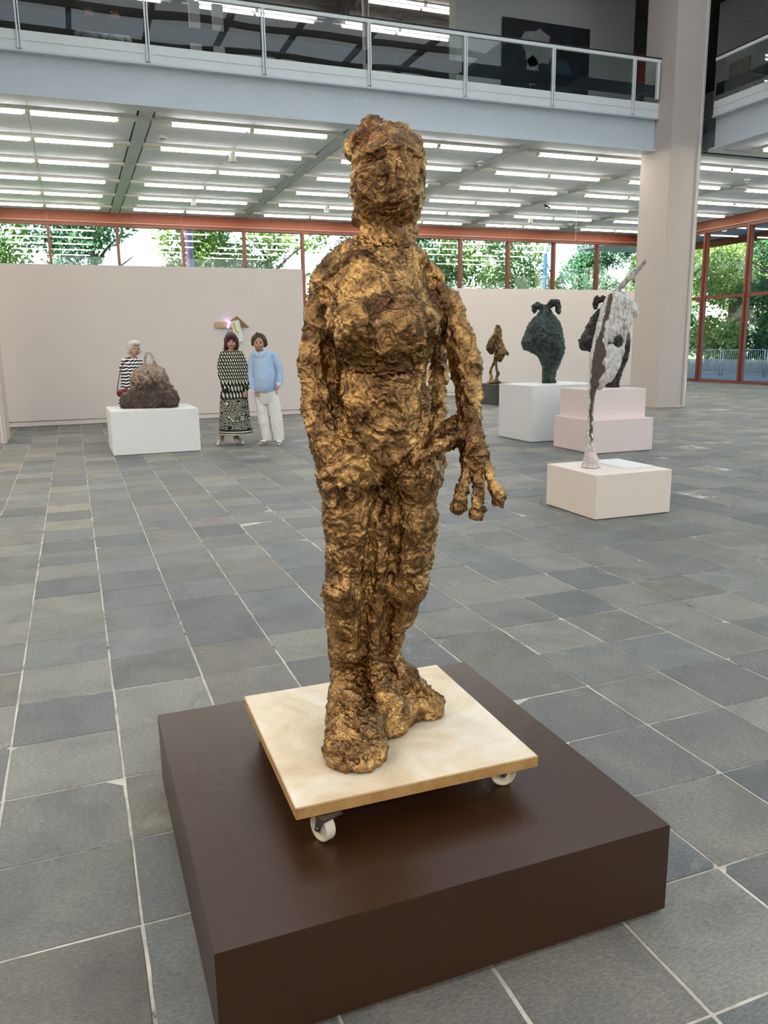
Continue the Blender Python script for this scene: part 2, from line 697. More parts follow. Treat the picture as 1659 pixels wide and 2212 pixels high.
# ================================================================== materials of the building
def slate_mat():
    m, n, b = newmat('slate')
    v = coords(n)
    at = nd(n, 'ShaderNodeVertexColor', layer_name='tint')
    t1 = nd(n, 'ShaderNodeTexNoise', Scale=3.2, Detail=7.0, Roughness=0.62, Distortion=0.6)
    v2 = coords(n, (1.0, 2.6, 1.0))
    t2 = nd(n, 'ShaderNodeTexNoise', Scale=60.0, Detail=6.0, Roughness=0.75)
    n.links.new(v, t1.inputs['Vector'])
    n.links.new(v2, t2.inputs['Vector'])
    r1 = ramp(n, t1.outputs['Fac'], [(0.28, (0.68, 0.70, 0.70)), (0.5, (1, 1, 1)), (0.78, (1.32, 1.29, 1.2))])
    r2 = ramp(n, t2.outputs['Fac'], [(0.32, (0.6, 0.6, 0.6)), (0.5, (1, 1, 1)), (0.68, (1.6, 1.6, 1.56))])
    m1 = nd(n, 'ShaderNodeMixRGB', blend_type='MULTIPLY', Fac=1.0)
    m2 = nd(n, 'ShaderNodeMixRGB', blend_type='MULTIPLY', Fac=0.8)
    n.links.new(at.outputs['Color'], m1.inputs['Color1'])
    n.links.new(r1, m1.inputs['Color2'])
    n.links.new(m1.outputs[0], m2.inputs['Color1'])
    n.links.new(r2, m2.inputs['Color2'])
    # pale worn patches
    t3 = nd(n, 'ShaderNodeTexNoise', Scale=1.7, Detail=9.0, Roughness=0.7, Distortion=1.4)
    n.links.new(v, t3.inputs['Vector'])
    r3 = ramp(n, t3.outputs['Fac'], [(0.61, (0, 0, 0)), (0.66, (1, 1, 1))])
    m3 = nd(n, 'ShaderNodeMixRGB', blend_type='MIX')
    mm = nd(n, 'ShaderNodeMath', operation='MULTIPLY')
    n.links.new(r3, mm.inputs[0])
    mm.inputs[1].default_value = 0.35
    n.links.new(mm.outputs[0], m3.inputs['Fac'])
    n.links.new(m2.outputs[0], m3.inputs['Color1'])
    m3.inputs['Color2'].default_value = (*lin(168, 168, 160), 1)
    n.links.new(m3.outputs[0], b.inputs['Base Color'])
    rr = nd(n, 'ShaderNodeMapRange')
    rr.inputs['To Min'].default_value = 0.42
    rr.inputs['To Max'].default_value = 0.68
    n.links.new(t1.outputs['Fac'], rr.inputs['Value'])
    n.links.new(rr.outputs[0], b.inputs['Roughness'])
    b.inputs['Specular IOR Level'].default_value = 0.45
    bp = nd(n, 'ShaderNodeBump', Strength=0.85, Distance=0.008)
    ad = nd(n, 'ShaderNodeMath', operation='ADD')
    n.links.new(t1.outputs['Fac'], ad.inputs[0])
    mu = nd(n, 'ShaderNodeMath', operation='MULTIPLY')
    n.links.new(t2.outputs['Fac'], mu.inputs[0])
    mu.inputs[1].default_value = 0.4
    n.links.new(mu.outputs[0], ad.inputs[1])
    n.links.new(ad.outputs[0], bp.inputs['Height'])
    n.links.new(bp.outputs['Normal'], b.inputs['Normal'])
    return m


SLATE = slate_mat()
def mortar_mat():
    m, n, b = newmat('mortar')
    v = coords(n)
    t = nd(n, 'ShaderNodeTexNoise', Scale=3.5, Detail=8.0, Roughness=0.75)
    n.links.new(v, t.inputs['Vector'])
    n.links.new(ramp(n, t.outputs['Fac'], [(0.36, lin(52, 50, 47)), (0.44, lin(170, 164, 154)), (0.6, lin(208, 203, 194))]), b.inputs['Base Color'])
    b.inputs['Roughness'].default_value = 0.9
    return m


MORTAR = mortar_mat()
WALLW = M('gallery_wall_paint', (232, 220, 213), 0.85, var=0.015, scale=2)
PILLARP = M('pillar_paint', (200, 187, 179), 0.75, var=0.015, scale=2)
STEELW = M('white_steel_paint', (224, 228, 228), 0.5, var=0.03, scale=3)
BEAMW = M('beam_paint', (206, 213, 220), 0.55, var=0.03, scale=2)
RUST = M('red_oxide_steel', (162, 88, 62), 0.5, var=0.07, scale=6)
RUSTL = M('red_oxide_lip', (214, 150, 120), 0.45, var=0.05)
FRAME = M('window_frame_paint', (128, 66, 50), 0.45, var=0.06)
NAVY = M('navy_band', (14, 18, 30), 0.35, var=0.1)
BLACK = M('black_rubber', (14, 14, 18), 0.6, var=0.1)
GLASSW = glass_mat('window_glass', (0.94, 0.98, 0.97), 1.5)
GLASSB = glass_mat('balustrade_glass', (0.86, 0.92, 0.92), 1.55, wob=0.25)
DARKCEIL = M('upper_ceiling_paint', (92, 88, 84), 0.8)
UPW = M('upper_wall_paint', (190, 192, 188), 0.85, var=0.02)
SLABM = M('slab_concrete', (120, 122, 122), 0.85, var=0.05)


def ceil_mat():
    m, n, b = newmat('ceiling_lamella')
    tc = nd(n, 'ShaderNodeTexCoord')
    wv = nd(n, 'ShaderNodeTexWave', bands_direction='Y', Scale=1.6, Distortion=0.15, wave_profile='SIN')
    wv.inputs['Detail'].default_value = 2.0
    n.links.new(tc.outputs['Object'], wv.inputs['Vector'])
    ns = nd(n, 'ShaderNodeTexNoise', Scale=0.8, Detail=2.0)
    n.links.new(tc.outputs['Object'], ns.inputs['Vector'])
    c = ramp(n, ns.outputs['Fac'], [(0.3, lin(210, 217, 224)), (0.7, lin(222, 228, 235))])
    n.links.new(c, b.inputs['Base Color'])
    bp = nd(n, 'ShaderNodeBump', Strength=0.25, Distance=0.01)
    n.links.new(wv.outputs['Fac'], bp.inputs['Height'])
    n.links.new(bp.outputs['Normal'], b.inputs['Normal'])
    b.inputs['Roughness'].default_value = 0.8
    b.inputs['Specular IOR Level'].default_value = 0.1
    return m


CEILM = ceil_mat()

# ================================================================== floor of slate tiles
TX0, TY0, TP, TPY = 0.0431, 1.971, 0.4, 0.4015
XR, YB, CZ = 21.75, 27.47, 5.70
floor = tag(box('floor', (-9, -8, -0.12), (XR + 0.1, YB + 0.1, -0.0025), MORTAR), kind='structure')
PAL = [(113, 114, 112), (107, 108, 107), (117, 116, 112), (106, 109, 111), (112, 110, 106), (110, 111, 110), (123, 123, 120), (100, 103, 106)]


def tile_geo(i, j, m, R):
    x0, y0 = TX0 + TP * i, TY0 + TPY * j
    g = R.uniform(0.0022, 0.0036)
    gy = R.uniform(0.0009, 0.0017)
    x0, y0, x1, y1 = x0 + g, y0 + gy, x0 + TP - g, y0 + TPY - gy
    cs = [(x0, y0), (x1, y0), (x1, y1), (x0, y1)]
    ring = []
    chip = [R.uniform(0.008, 0.035) if R.random() < 0.1 else R.uniform(0.001, 0.004) for _ in range(4)]
    for s in range(4):
        a, b = np.array(cs[s]), np.array(cs[(s + 1) % 4])
        u = (b - a) / np.linalg.norm(b - a)
        nrm = np.array([-u[1], u[0]])
        L = np.linalg.norm(b - a)
        ts = [chip[s]] + ([L * (k + 1) / (m + 1) for k in range(m)] if m else []) + [L - chip[(s + 1) % 4]]
        for t in ts:
            ring.append(a + u * t + nrm * (abs(R.gauss(0, 0.0013)) if m else 0))
    z = R.gauss(0, 0.0008)
    c = np.mean(ring, 0)
    k = len(ring)
    V = []
    tilt = (R.gauss(0, 0.003), R.gauss(0, 0.003))
    zt = lambda p: z + tilt[0] * (p[0] - c[0]) + tilt[1] * (p[1] - c[1])
    for p in ring:
        q = c + (p - c) * 0.988
        V.append((q[0], q[1], zt(q)))
    for p in ring:
        V.append((p[0], p[1], zt(p) - 0.0022))
    for p in ring:
        V.append((p[0], p[1], -0.02))
    F = [tuple(range(k))]
    for o in (0, k):
        F += [(o + t, o + k + t, o + k + (t + 1) % k, o + (t + 1) % k) for t in range(k)]
    col = np.array(lin(*R.choice(PAL))) * R.uniform(0.85, 1.15)
    if y0 > 7 and R.random() < 0.14:
        col = np.array(lin(130, 127, 116)) * R.uniform(0.9, 1.1)
    return V, F, col * 1.08


def tile_obj(name, parts, parent):
    V, F, Cc, fl = [], [], [], 0
    for v, f, c in parts:
        b = len(V)
        V += v
        F += [tuple(b + q for q in p) for p in f]
        Cc += [(*c, 1)] * len(v)
    me = bpy.data.meshes.new(name)
    me.from_pydata(V, [], F)
    at = me.color_attributes.new('tint', 'FLOAT_COLOR', 'POINT')
    at.data.foreach_set('color', np.array(Cc, np.float32).ravel())
    me.materials.append(SLATE)
    return link(bpy.data.objects.new(name, me), parent)


cand = []
for i in range(-20, 54):
    for j in range(-16, 64):
        cx, cy = TX0 + TP * (i + .5), TY0 + TPY * (j + .5)
        if cx > XR - .2 or cy > YB - .2 or cx < -8.6:
            continue
        q = np.array([[cx + a * .2, cy + b * .2, 0] for a, b in ((-1, -1), (1, -1), (1, 1), (-1, 1))])
        px, py, dz = proj(q)
        area = 0
        if dz.min() > 0.2:
            pxc, pyc = np.clip(px, 0, 1659), np.clip(py, 0, 2212)
            area = 0.5 * abs(sum(pxc[k] * pyc[(k + 1) % 4] - pxc[(k + 1) % 4] * pyc[k] for k in range(4)))
            if 0.17 < cx - .2 and cx + .2 < 1.37 and 1.6 < cy - .2 and cy < 2.67:
                area = 0.001
        cand.append((area, i, j, cy))
cand.sort(reverse=True)
TR = random.Random(5)
for a, i, j, cy in cand[:300]:
    tile_obj('tile', [tile_geo(i, j, 4, TR)], floor)
tag(tile_obj('tile_field', [tile_geo(i, j, 1 if cy < 9 else 0, TR) for a, i, j, cy in cand[300:] if a > 0 or (cy > -3)], floor), kind='stuff')

# ================================================================== lower ceiling with its battens
ceiling = tag(box('ceiling', (-1.75, 15.6, CZ + 0.05), (XR, YB, CZ + 0.4), SLABM), kind='structure')
BAY0, BAYP = -0.34, 3.98
STRIPM = M('ceiling_strip_steel', (190, 196, 204), 0.6, var=0.04)
for k in range(0, 6):
    xm = BAY0 + BAYP * k
    for h in (0, 1):
        a = xm - BAYP / 2 + 0.16 if h == 0 else xm + 0.004
        b = xm - 0.004 if h == 0 else xm + BAYP / 2 - 0.16
        for (ya, yb_) in ((15.56, 18.9), (18.905, 22.6), (22.605, 27.36)):
            box('ceiling_panel', (a, ya, CZ), (min(b, XR - .02), yb_, CZ + 0.06), CEILM, ceiling)
    xs = xm + BAYP / 2
    if xs < XR:
        box('ceiling_strip', (xs - 0.125, 15.5, CZ - 0.012), (xs + 0.125, 27.36, CZ + 0.05), STRIPM, ceiling)
# right wing, where the bays are turned
ceil_r = tag(box('ceiling_wing', (13.86, -8, CZ + 0.05), (XR, 15.42, CZ + 0.4), SLABM), kind='structure')
for j in range(0, 6):
    y1 = 14.95 - BAYP * j
    for x0_, x1_ in ((13.86, 17.9), (17.905, 21.7)):
        box('ceiling_panel', (x0_, y1 - BAYP + 0.3, CZ), (x1_, y1 - 0.02, CZ + 0.06), CEILM, ceil_r)
    box('ceiling_strip', (13.86, y1 + 0.0, CZ - 0.012), (21.7, y1 + 0.25, CZ + 0.05), STRIPM, ceil_r)
# the rest of the storey round the atrium (left wing and behind the viewer)
tag(box('ceiling_left', (-9, -8, CZ), (-1.75, YB, CZ + 0.4), CEILM), kind='structure')
tag(box('ceiling_back', (-1.75, -8, CZ), (13.75, -4.2, CZ + 0.4), CEILM), kind='structure')

TUBE, nt_, b_ = newmat('fluorescent_tube')
b_.inputs['Base Color'].default_value = (1, 1, 1, 1)
b_.inputs['Emission Color'].default_value = (1.0, 0.955, 0.88, 1)
b_.inputs['Emission Strength'].default_value = TUBE_EMIT
LAMPW = M('lamp_housing_white', (226, 224, 214), 0.4, var=0.02)


def lamp_proto():
    r = empty('ceiling_light')
    MB().box((0.0, -0.09, -0.055), (1.86, 0.09, 0.0)).build('housing', LAMPW, r)
    for s in (-1, 1):
        dx = 0.05 if s < 0 else 0.0
        MB().tube([(0.05 + dx, s * 0.036, -0.085), (0.06 + dx, s * 0.036, -0.085), (1.47 + dx, s * 0.036, -0.085), (1.48 + dx, s * 0.036, -0.085)], [0.014, 0.02, 0.02, 0.014], 10).build('tube', TUBE, r)
    for x in (0.03, 1.52):
        MB().box((x - 0.012, -0.06, -0.11), (x + 0.012, 0.06, -0.055)).build('socket', LAMPW, r)
    return r


LP = lamp_proto()
_first = [True]


def lamp(loc, rz, label, group):
    o = LP if _first[0] else copy_tree(LP)
    _first[0] = False
    o.location = loc
    o.rotation_euler = (0, 0, rz)
    tag(o, label, 'ceiling light', group)
    return o


for r in range(6):
    y = 16.28 + 1.965 * r
    for k in range(0, 6):
        xm = BAY0 + BAYP * k
        for h in (0, 1):
            if (k == 0 and h == 0 and r < 0) or (k == 5 and h == 1 and xm + 1.9 > XR):
                continue
            lamp((xm + (0.0 if h else 0.0), y, CZ), 0 if h else PI,
                 f'{ORD[2 * k + h]} fluorescent batten from the left in the {ORD[r]} ceiling row behind the balcony beam', 'fluorescent battens under the balcony')
for j in range(3):
    for c in range(3):
        lamp((14.75 + 1.965 * c, 12.9 - BAYP * j, CZ), PI / 2,
             f'{ORD[c]} row, {ORD[2 * j]} crosswise fluorescent batten under the side balcony', 'fluorescent battens under the side balcony')
        lamp((14.75 + 1.965 * c, 12.9 - BAYP * j, CZ), -PI / 2,
             f'{ORD[c]} row, {ORD[2 * j + 1]} crosswise fluorescent batten under the side balcony', 'fluorescent battens under the side balcony')
# lamps of the same kind in the wings outside the picture
for x, y, sx, sy in [(-3.4, 6.0, 0.15, 16), (-5.4, 6.0, 0.15, 16), (5.5, -5.2, 18, 0.15), (5.5, -7.0, 18, 0.15)]:
    l = bpy.data.lights.new('wing_lamp', 'AREA')
    l.shape = 'RECTANGLE'
    l.size, l.size_y = sx, sy
    l.color = (1.0, 0.93, 0.80)
    l.energy = 300 if x < 0 else 420
    o = bpy.data.objects.new('wing_lamp', l)
    o.location = (x, y, CZ - 0.08)
    link(o)

# smoke detectors, projector heads, camera and cable on the ceiling
WHITEP = M('white_plastic', (232, 232, 228), 0.4, var=0.02)
DARKP = M('dark_plastic', (60, 60, 62), 0.4)


def lathe(name, prof, mat, parent=None, n=16, loc=None):
    mb = MB()
    V, F = [], []
    for r_, z_ in prof:
        for k in range(n):
            V.append((r_ * math.cos(2 * PI * k / n), r_ * math.sin(2 * PI * k / n), z_))
    for i in range(len(prof) - 1):
        for k in range(n):
            F.append((i * n + k, i * n + (k + 1) % n, (i + 1) * n + (k + 1) % n, (i + 1) * n + k))
    mb.add(V, F, True)
    return mb.build(name, mat, parent, loc)


for (px, py), lab in zip([(352, 300), (292, 445), (1037, 353), (1233, 486), (1614, 391)],
                         ['beside the first ceiling strip near the balcony beam', 'beside the first ceiling strip near the window beam', 'just right of the statue head on the ceiling',
                          'near the window beam left of the big pillar', 'right of the big pillar']):
    p = at_z(px, py, CZ - 0.05)
    e = tag(empty('smoke_detector', (p[0], p[1], CZ)), f'small white smoke detector {lab}', 'smoke detector', 'smoke detectors')
    lathe('base', [(0.0, 0), (0.085, 0), (0.085, -0.03), (0.06, -0.045), (0, -0.045)], WHITEP, e)
    lathe('sensor_head', [(0.055, -0.04), (0.055, -0.085), (0.035, -0.1), (0, -0.1)], WHITEP, e)
    lathe('vent_ring', [(0.057, -0.055), (0.057, -0.07)], DARKP, e)
for (px, py), lab in zip([(502, 342), (418, 439), (705, 455), (1146, 478)],
                         ['hanging in the second bay close to the balcony beam', 'hanging in the second bay close to the windows', 'hanging left of the statue neck', 'hanging left of the big pillar']):
    p = at_z(px, py, CZ - 0.22)
    e = tag(empty('ceiling_spotlight', (p[0], p[1], CZ)), f'small white ceiling spotlight {lab}', 'spotlight', 'white ceiling spotlights')
    MB().tube([(0, 0, 0), (0, 0, -0.14)], 0.012, 8).build('stem', WHITEP, e)
    lathe('shade', [(0.0, -0.12), (0.045, -0.12), (0.06, -0.16), (0.085, -0.3), (0.075, -0.3), (0.0, -0.2)], WHITEP, e)
p = at_z(1180, 445, CZ - 0.1)
e = tag(empty('security_camera', (p[0], p[1], CZ)), 'small dark security camera tilted down from the ceiling', 'camera')
MB().tube([(0, 0, 0), (0, 0, -0.1)], 0.014, 8).build('bracket', WHITEP, e)
MB().tube([(-0.07, 0.02, -0.07), (0.09, -0.08, -0.16)], 0.032, 10).build('body', DARKP, e)
p = at_z(1246, 440, CZ)
tag(MB().tube([(p[0], p[1], CZ), (p[0], p[1], 4.6)], 0.007, 6).build('hanging_cable', WHITEP), 'thin white cable hanging from the ceiling left of the big pillar', 'cable')

# ================================================================== window walls
def window_wall(name, along, fixed, lo, hi, marks, sgn):
    """along 'x' (wall at y=fixed) or 'y' (wall at x=fixed); marks = mullion positions; sgn = direction of the outside"""
    W = empty(name)
    tag(W, kind='structure')
    def bx(nm, a, b, d0, d1, z0, z1, mat, par=W):
        if along == 'x':
            return box(nm, (a, min(fixed + d0 * sgn, fixed + d1 * sgn), z0), (b, max(fixed + d0 * sgn, fixed + d1 * sgn), z1), mat, par)
        return box(nm, (min(fixed + d0 * sgn, fixed + d1 * sgn), a, z0), (max(fixed + d0 * sgn, fixed + d1 * sgn), b, z1), mat, par)
    bx('head_beam', lo, hi, 0.0, 0.3, 5.42, CZ + 0.06, RUST)
    bx('beam_lip', lo, hi, -0.04, 0.0, 5.40, 5.43, RUSTL)
    bx('head_frame', lo, hi, 0.02, 0.2, 5.30, 5.42, FRAME)
    bx('sill_frame', lo, hi, 0.0, 0.18, 0.0, 0.12, FRAME)
    ms = [lo] + marks + [hi]
    for i in range(len(ms) - 1):
        a, b = ms[i], ms[i + 1]
        if i:
            bx('mullion', a - 0.04, a + 0.04, -0.03, 0.2, 0.0, 5.32, FRAME)
        a, b = a + 0.04, b - 0.04
        bx('transom', a, b, 0.02, 0.16, 2.98, 3.09, FRAME)
        bx('pane', a, b, 0.09, 0.10, 0.12, 2.98, GLASSW)
        bx('pane', a, b, 0.09, 0.10, 3.09, 5.30, GLASSW)
        if along == 'y':
            for (u, v, z0, z1) in ((a, a + 0.06, 0.12, 5.3), (b - 0.06, b, 0.12, 5.3)):
                bx('casement', u, v, 0.03, 0.15, z0, z1, FRAME)
    return W


window_wall('window_1', 'x', YB, -4.4, XR, [-2.35 + 2.02 * k for k in range(0, 12)], 1)
window_wall('window_2', 'y', XR, 1.5, YB, [3.41 + 2.0288 * k for k in range(0, 12)], 1)
seam = empty('beam_joint')
tag(seam, kind='structure')
for k in range(0, 11, 2):
    box('joint_plate', (-0.335 + 2.02 * k, YB - 0.006, 5.43), (-0.325 + 2.02 * k, YB, CZ), RUSTL, seam)

# ================================================================== partition walls
def partition(name, x0, x1, y, z, th=0.35):
    wl = tag(box(name, (x0, y, 0.11), (x1, y + th, z), WALLW), kind='structure')
    box('plinth_strip', (x0 + 0.0, y + 0.012, 0.008), (x1, y + th - 0.012, 0.098), WALLW, wl)
    return wl


partition('wall_left', -6.0, 4.93, 17.6, 3.19)
partition('wall_right', 8.4, 17.8, 21.55, 3.12)

# ================================================================== pillars
def pillar(name, x0, x1, y0, y1, z1, ducts):
    p = tag(box(name, (x0, y0, 0), (x1, y1, z1), PILLARP), kind='structure')
    box('flange', (x1 - 0.1, y0 - 0.025, 0.0), (x1 + 0.012, y0, z1), PILLARP, p)
    box('reveal_strip', (x1 - 0.062, y0 - 0.034, 0.0), (x1 - 0.042, y0 - 0.025, z1), STEELW, p)
    return p


pillar('pillar_right', 12.58, 13.39, 14.92, 15.9, 10.5, True)
pillar('pillar_left', -2.0, -1.15, 14.67, 15.66, 10.5, False)
c0 = Vector((13.30, 14.86, 0))
tag(MB().tube([(13.35, 14.885, 0.75), (13.352, 14.885, 0.12), (13.34, 14.87, 0.03), (13.25, 14.84, 0.012), (13.12, 14.83, 0.012), (13.08, 14.8, 0.012)], 0.012, 6).build('pillar_cable', WHITEP),
    'white cable running down to the foot of the big pillar', 'cable')

# ================================================================== balcony beams, fascia, upper floor
def balcony(tagname, along, f, a, b, post_pos, inward):
    """beam face at coordinate f; inward = +1 if the storey lies at larger coordinate"""
    def bx(nm, u0, u1, d0, d1, z0, z1, mat, par, bev=0):
        lo_, hi_ = sorted((f + d0 * inward, f + d1 * inward))
        if along == 'x':
            return box(nm, (u0, lo_, z0), (u1, hi_, z1), mat, par, bev)
        return box(nm, (lo_, u0, z0), (hi_, u1, z1), mat, par, bev)
    bm_ = empty('beam_' + tagname)
    tag(bm_, kind='structure')
    bx('bottom_flange', a, b, 0.0, 0.32, 5.655, 5.69, BEAMW, bm_)
    bx('web', a, b, 0.13, 0.17, 5.69, 6.32, BEAMW, bm_)
    bx('top_flange', a, b, 0.0, 0.32, 6.32, 6.35, BEAMW, bm_)
    bx('fascia', a, b, 0.035, 0.06, 6.362, 6.65, STEELW, bm_)
    bx('fascia_lip', a, b, 0.028, 0.035, 6.50, 6.506, BEAMW, bm_)
    for u in post_pos[::2]:
        for v in range(5):
            bx('bolt', u - 0.06, u - 0.04, 0.122, 0.13, 5.76 + 0.11 * v, 5.775 + 0.11 * v, STEELW, bm_)
            bx('bolt', u + 0.14, u + 0.16, 0.122, 0.13, 5.76 + 0.11 * v, 5.775 + 0.11 * v, STEELW, bm_)
    bal = empty('balustrade')
    bx('handrail', a, b, 0.0, 0.06, 7.455, 7.525, STEELW, bal, 0.008)
    bx('rail_cap', a, b, -0.004, 0.075, 7.525, 7.548, BLACK, bal)
    bx('band', a, b, 0.075, 0.085, 6.77, 7.015, NAVY, bal)
    for u in post_pos:
        bx('post', u - 0.034, u - 0.006, -0.02, 0.03, 6.365, 7.46, STEELW, bal)
        bx('post', u + 0.012, u + 0.034, -0.02, 0.03, 6.365, 7.46, STEELW, bal)
    us = [a] + list(post_pos) + [b]
    for i in range(len(us) - 1):
        if us[i + 1] - us[i] > 0.15:
            bx('glass_pane', us[i] + 0.04, us[i + 1] - 0.04, 0.036, 0.048, 6.52, 7.45, GLASSB, bal)
    return bm_, bal


bm1, bal1 = balcony('back', 'x', 15.36, -6.0, 12.58, [-4.41 + 2.035 * k for k in range(9)], 1)
tag(bal1, 'white steel and glass balustrade with navy band along the balcony above the statue', 'balustrade')
box('end_post', (12.47, 15.34, 6.72), (12.53, 15.4, 7.46), STEELW, bal1)
bm2, bal2 = balcony('right', 'y', 13.63, -8.0, 14.9, [13.33 - 2.035 * k for k in range(10)], 1)
tag(bal2, 'white steel and glass balustrade with navy band on the side balcony beyond the pillar', 'balustrade')

up = tag(box('floor_upper', (-6, 15.69, 6.12), (XR, YB, 6.55), SLABM), kind='structure')
tag(box('floor_upper_wing', (13.98, -8, 6.12), (XR, 15.42, 6.55), SLABM), kind='structure')
UC = 10.06
tag(box('ceiling_upper', (-6, 15.9, UC), (XR, YB + 1, UC + 0.3), DARKCEIL), kind='structure')
tag(box('ceiling_upper_wing', (13.5, -8, UC), (XR, 15.9, UC + 0.3), DARKCEIL), kind='structure')
tag(box('sun_block_panel', (-9, -8.2, 6.6), (XR, -8.1, 10.5), WALLW), kind='structure')  # unseen opaque panel, added to close the upper opening against the sun
tag(box('wall_front_upper', (-9, -8.3, 10.5), (XR, -8.0, 10.75), UPW), kind='structure')
tag(box('wall_front', (-9, -8.3, 0), (XR, -8.0, 6.6), M('rear_wall_paint', (150, 146, 142), 0.85)), kind='structure')
tag(box('roof', (-9, -8.3, 10.75), (XR + 0.6, YB + 1.0, 11.1), SLABM), kind='structure')
# glazed atrium roof: a grid of bars below the light
gx, gy, gz, gw, gd = SKYLIGHT
roofgrid = tag(empty('roof_grid'), kind='structure')
for k in range(8):
    x = gx - gw / 2 + gw * k / 7
    box('bar', (x - 0.06, gy - gd / 2, gz - 0.2), (x + 0.06, gy + gd / 2, gz - 0.05), DARKCEIL, roofgrid)
for k in range(10):
    y = gy - gd / 2 + gd * k / 9
    box('bar', (gx - gw / 2, y - 0.06, gz - 0.2), (gx + gw / 2, y + 0.06, gz - 0.05), DARKCEIL, roofgrid)
tag(box('wall_upper_left', (-9, -8, 6.1), (-8.8, YB, 10.7), UPW), kind='structure')
tag(box('wall_upper_end', (-9, YB + 0.2, 6.1), (XR, YB + 0.5, 10.7), UPW), kind='structure')
tag(box('wall_upper_side', (XR, -8, 6.1), (XR + 0.3, YB, 10.7), UPW), kind='structure')
tag(box('wall_upper_center', (8.98, 18.2, 6.55), (14.0, 18.55, UC), UPW), kind='structure')
tag(box('wall_upper_wing', (16.5, 5.0, 6.55), (16.8, 18.0, UC), UPW), kind='structure')
tag(box('wall_back_left', (-9.2, -8, 0), (-9, YB, 6.1), WALLW), kind='structure')

# upper hall: lamps, columns, boards, paintings
LP2 = empty('ceiling_light')
MB().box((0.0, -0.03, -0.03), (1.86, 0.03, 0.0)).build('housing', LAMPW, LP2)
MB().tube([(0.05, 0, -0.06), (0.06, 0, -0.06), (1.57, 0, -0.06), (1.58, 0, -0.06)], [0.013, 0.018, 0.018, 0.013], 10).build('tube', TUBE, LP2)
for x in (0.03, 1.6):
    MB().box((x - 0.012, -0.03, -0.08), (x + 0.012, 0.03, -0.03)).build('socket', LAMPW, LP2)
LP, _first[0] = LP2, True
for r, y in enumerate((20.45, 20.72, 22.16, 22.44)):
    for k in range(-1, 4):
        xm = BAY0 + BAYP * k + 1.6
        for h in (0, 1):
            lamp((xm, y, UC), 0 if h else PI, f'{ORD[2 * (k + 1) + h]} narrow fluorescent batten in the {ORD[r]} row of the upper hall ceiling', 'fluorescent battens in the upper hall')
tag(MB().tube([(7.42, 20, 6.55), (7.42, 20, UC)], 0.085, 20).build('column_upper', PILLARP), kind='structure')
for px, lab in ((421, 'left one of two narrow white panels standing in the upper hall'), (471, 'right one of two narrow white panels standing in the upper hall')):
    p = at_y(px, 60, 20.3)
    e = tag(empty('standing_screen', (p[0], 20.3, 6.55)), lab, 'screen', 'narrow white panels in the upper hall')
    MB().box((-0.125, -0.05, 0.02), (0.125, 0.05, 2.75), 0.006).build('board', WALLW, e)
    MB().box((-0.14, -0.16, 0.0), (0.14, 0.16, 0.02)).build('foot', STEELW, e)


def paint_mat(name, cols, scale, seed, stretch=(1, 1, 1)):
    m, n, b = newmat(name)
    tc = nd(n, 'ShaderNodeTexCoord')
    mp = nd(n, 'ShaderNodeMapping')
    mp.inputs['Scale'].default_value = stretch
    mp.inputs['Location'].default_value = (seed, seed * 1.7, seed * .3)
    n.links.new(tc.outputs['Object'], mp.inputs['Vector'])
    t = nd(n, 'ShaderNodeTexNoise', Scale=scale, Detail=5.0, Roughness=0.6, Distortion=1.2)
    n.links.new(mp.outputs[0], t.inputs['Vector'])
    c = ramp(n, t.outputs['Fac'], [(0.2 + 0.6 * i / (len(cols) - 1), lin(*q)) for i, q in enumerate(cols)])
    n.links.new(c, b.inputs['Base Color'])
    b.inputs['Roughness'].default_value = 0.55
    return m, n, b


def painting(name, loc, rz, wd, ht, mat, label):
    e = tag(empty(name, loc, rz), label, 'painting')
    MB().box((-wd / 2, -0.04, 0), (wd / 2, 0.0, ht)).build('canvas', mat, e)
    MB().box((-wd / 2 + .04, 0.0, 0.04), (wd / 2 - .04, 0.03, ht - .04)).build('stretcher', M('stretcher_wood', (150, 120, 90)), e)
    return e


pm, _, _ = paint_mat('dark_painting', [(14, 16, 22), (22, 25, 32), (38, 42, 46), (20, 22, 28)], 1.6, 3.0, (1, 1, .6))
big = painting('painting', (11.4, 18.16, 7.25), 0, 2.44, 1.8, pm, 'large dark abstract painting with pale smoke on the upper gallery wall')
S1 = M('paint_pale_grey', (150, 150, 146), 0.6, var=0.3, scale=7, stretch=(3, 1, .7))
S2 = M('paint_slate_blue', (52, 66, 82), 0.6, var=0.3, scale=7)
S3 = M('paint_black', (12, 13, 18), 0.6)


def blob2d(cx, cz, rx, rz_, n=18, jit=.12, sd=1):
    R = random.Random(sd)
    return [(cx + rx * math.cos(2 * PI * k / n) * (1 + R.uniform(-jit, jit)), cz + rz_ * math.sin(2 * PI * k / n) * (1 + R.uniform(-jit, jit))) for k in range(n)]


MB().prism(blob2d(-0.28, 1.22, 0.42, 0.42, sd=2, jit=.2), 'y', -0.046, -0.0402).build('brushwork', S1, big)
MB().prism(blob2d(-0.42, 0.72, 0.17, 0.34, sd=5, jit=.2), 'y', -0.046, -0.0402).build('brushwork', S1, big)
MB().prism(blob2d(0.42, 0.62, 0.34, 0.42, sd=4, jit=.05), 'y', -0.047, -0.0402).build('figure_shape', S2, big)
MB().prism([(0.32, 1.1), (0.5, 1.1), (0.47, 1.3), (0.43, 1.42), (0.4, 1.55), (0.36, 1.42)], 'y', -0.047, -0.0402).build('figure_shape', S3, big)
pm2, _, _ = paint_mat('olive_painting', [(40, 42, 34), (70, 72, 58), (96, 94, 76), (52, 50, 40)], 5, 1.0)
sm = painting('painting', (16.46, 17.1, 7.95), -PI / 2, 0.66, 0.5, pm2, 'small olive and brown painting on the side balcony wall')
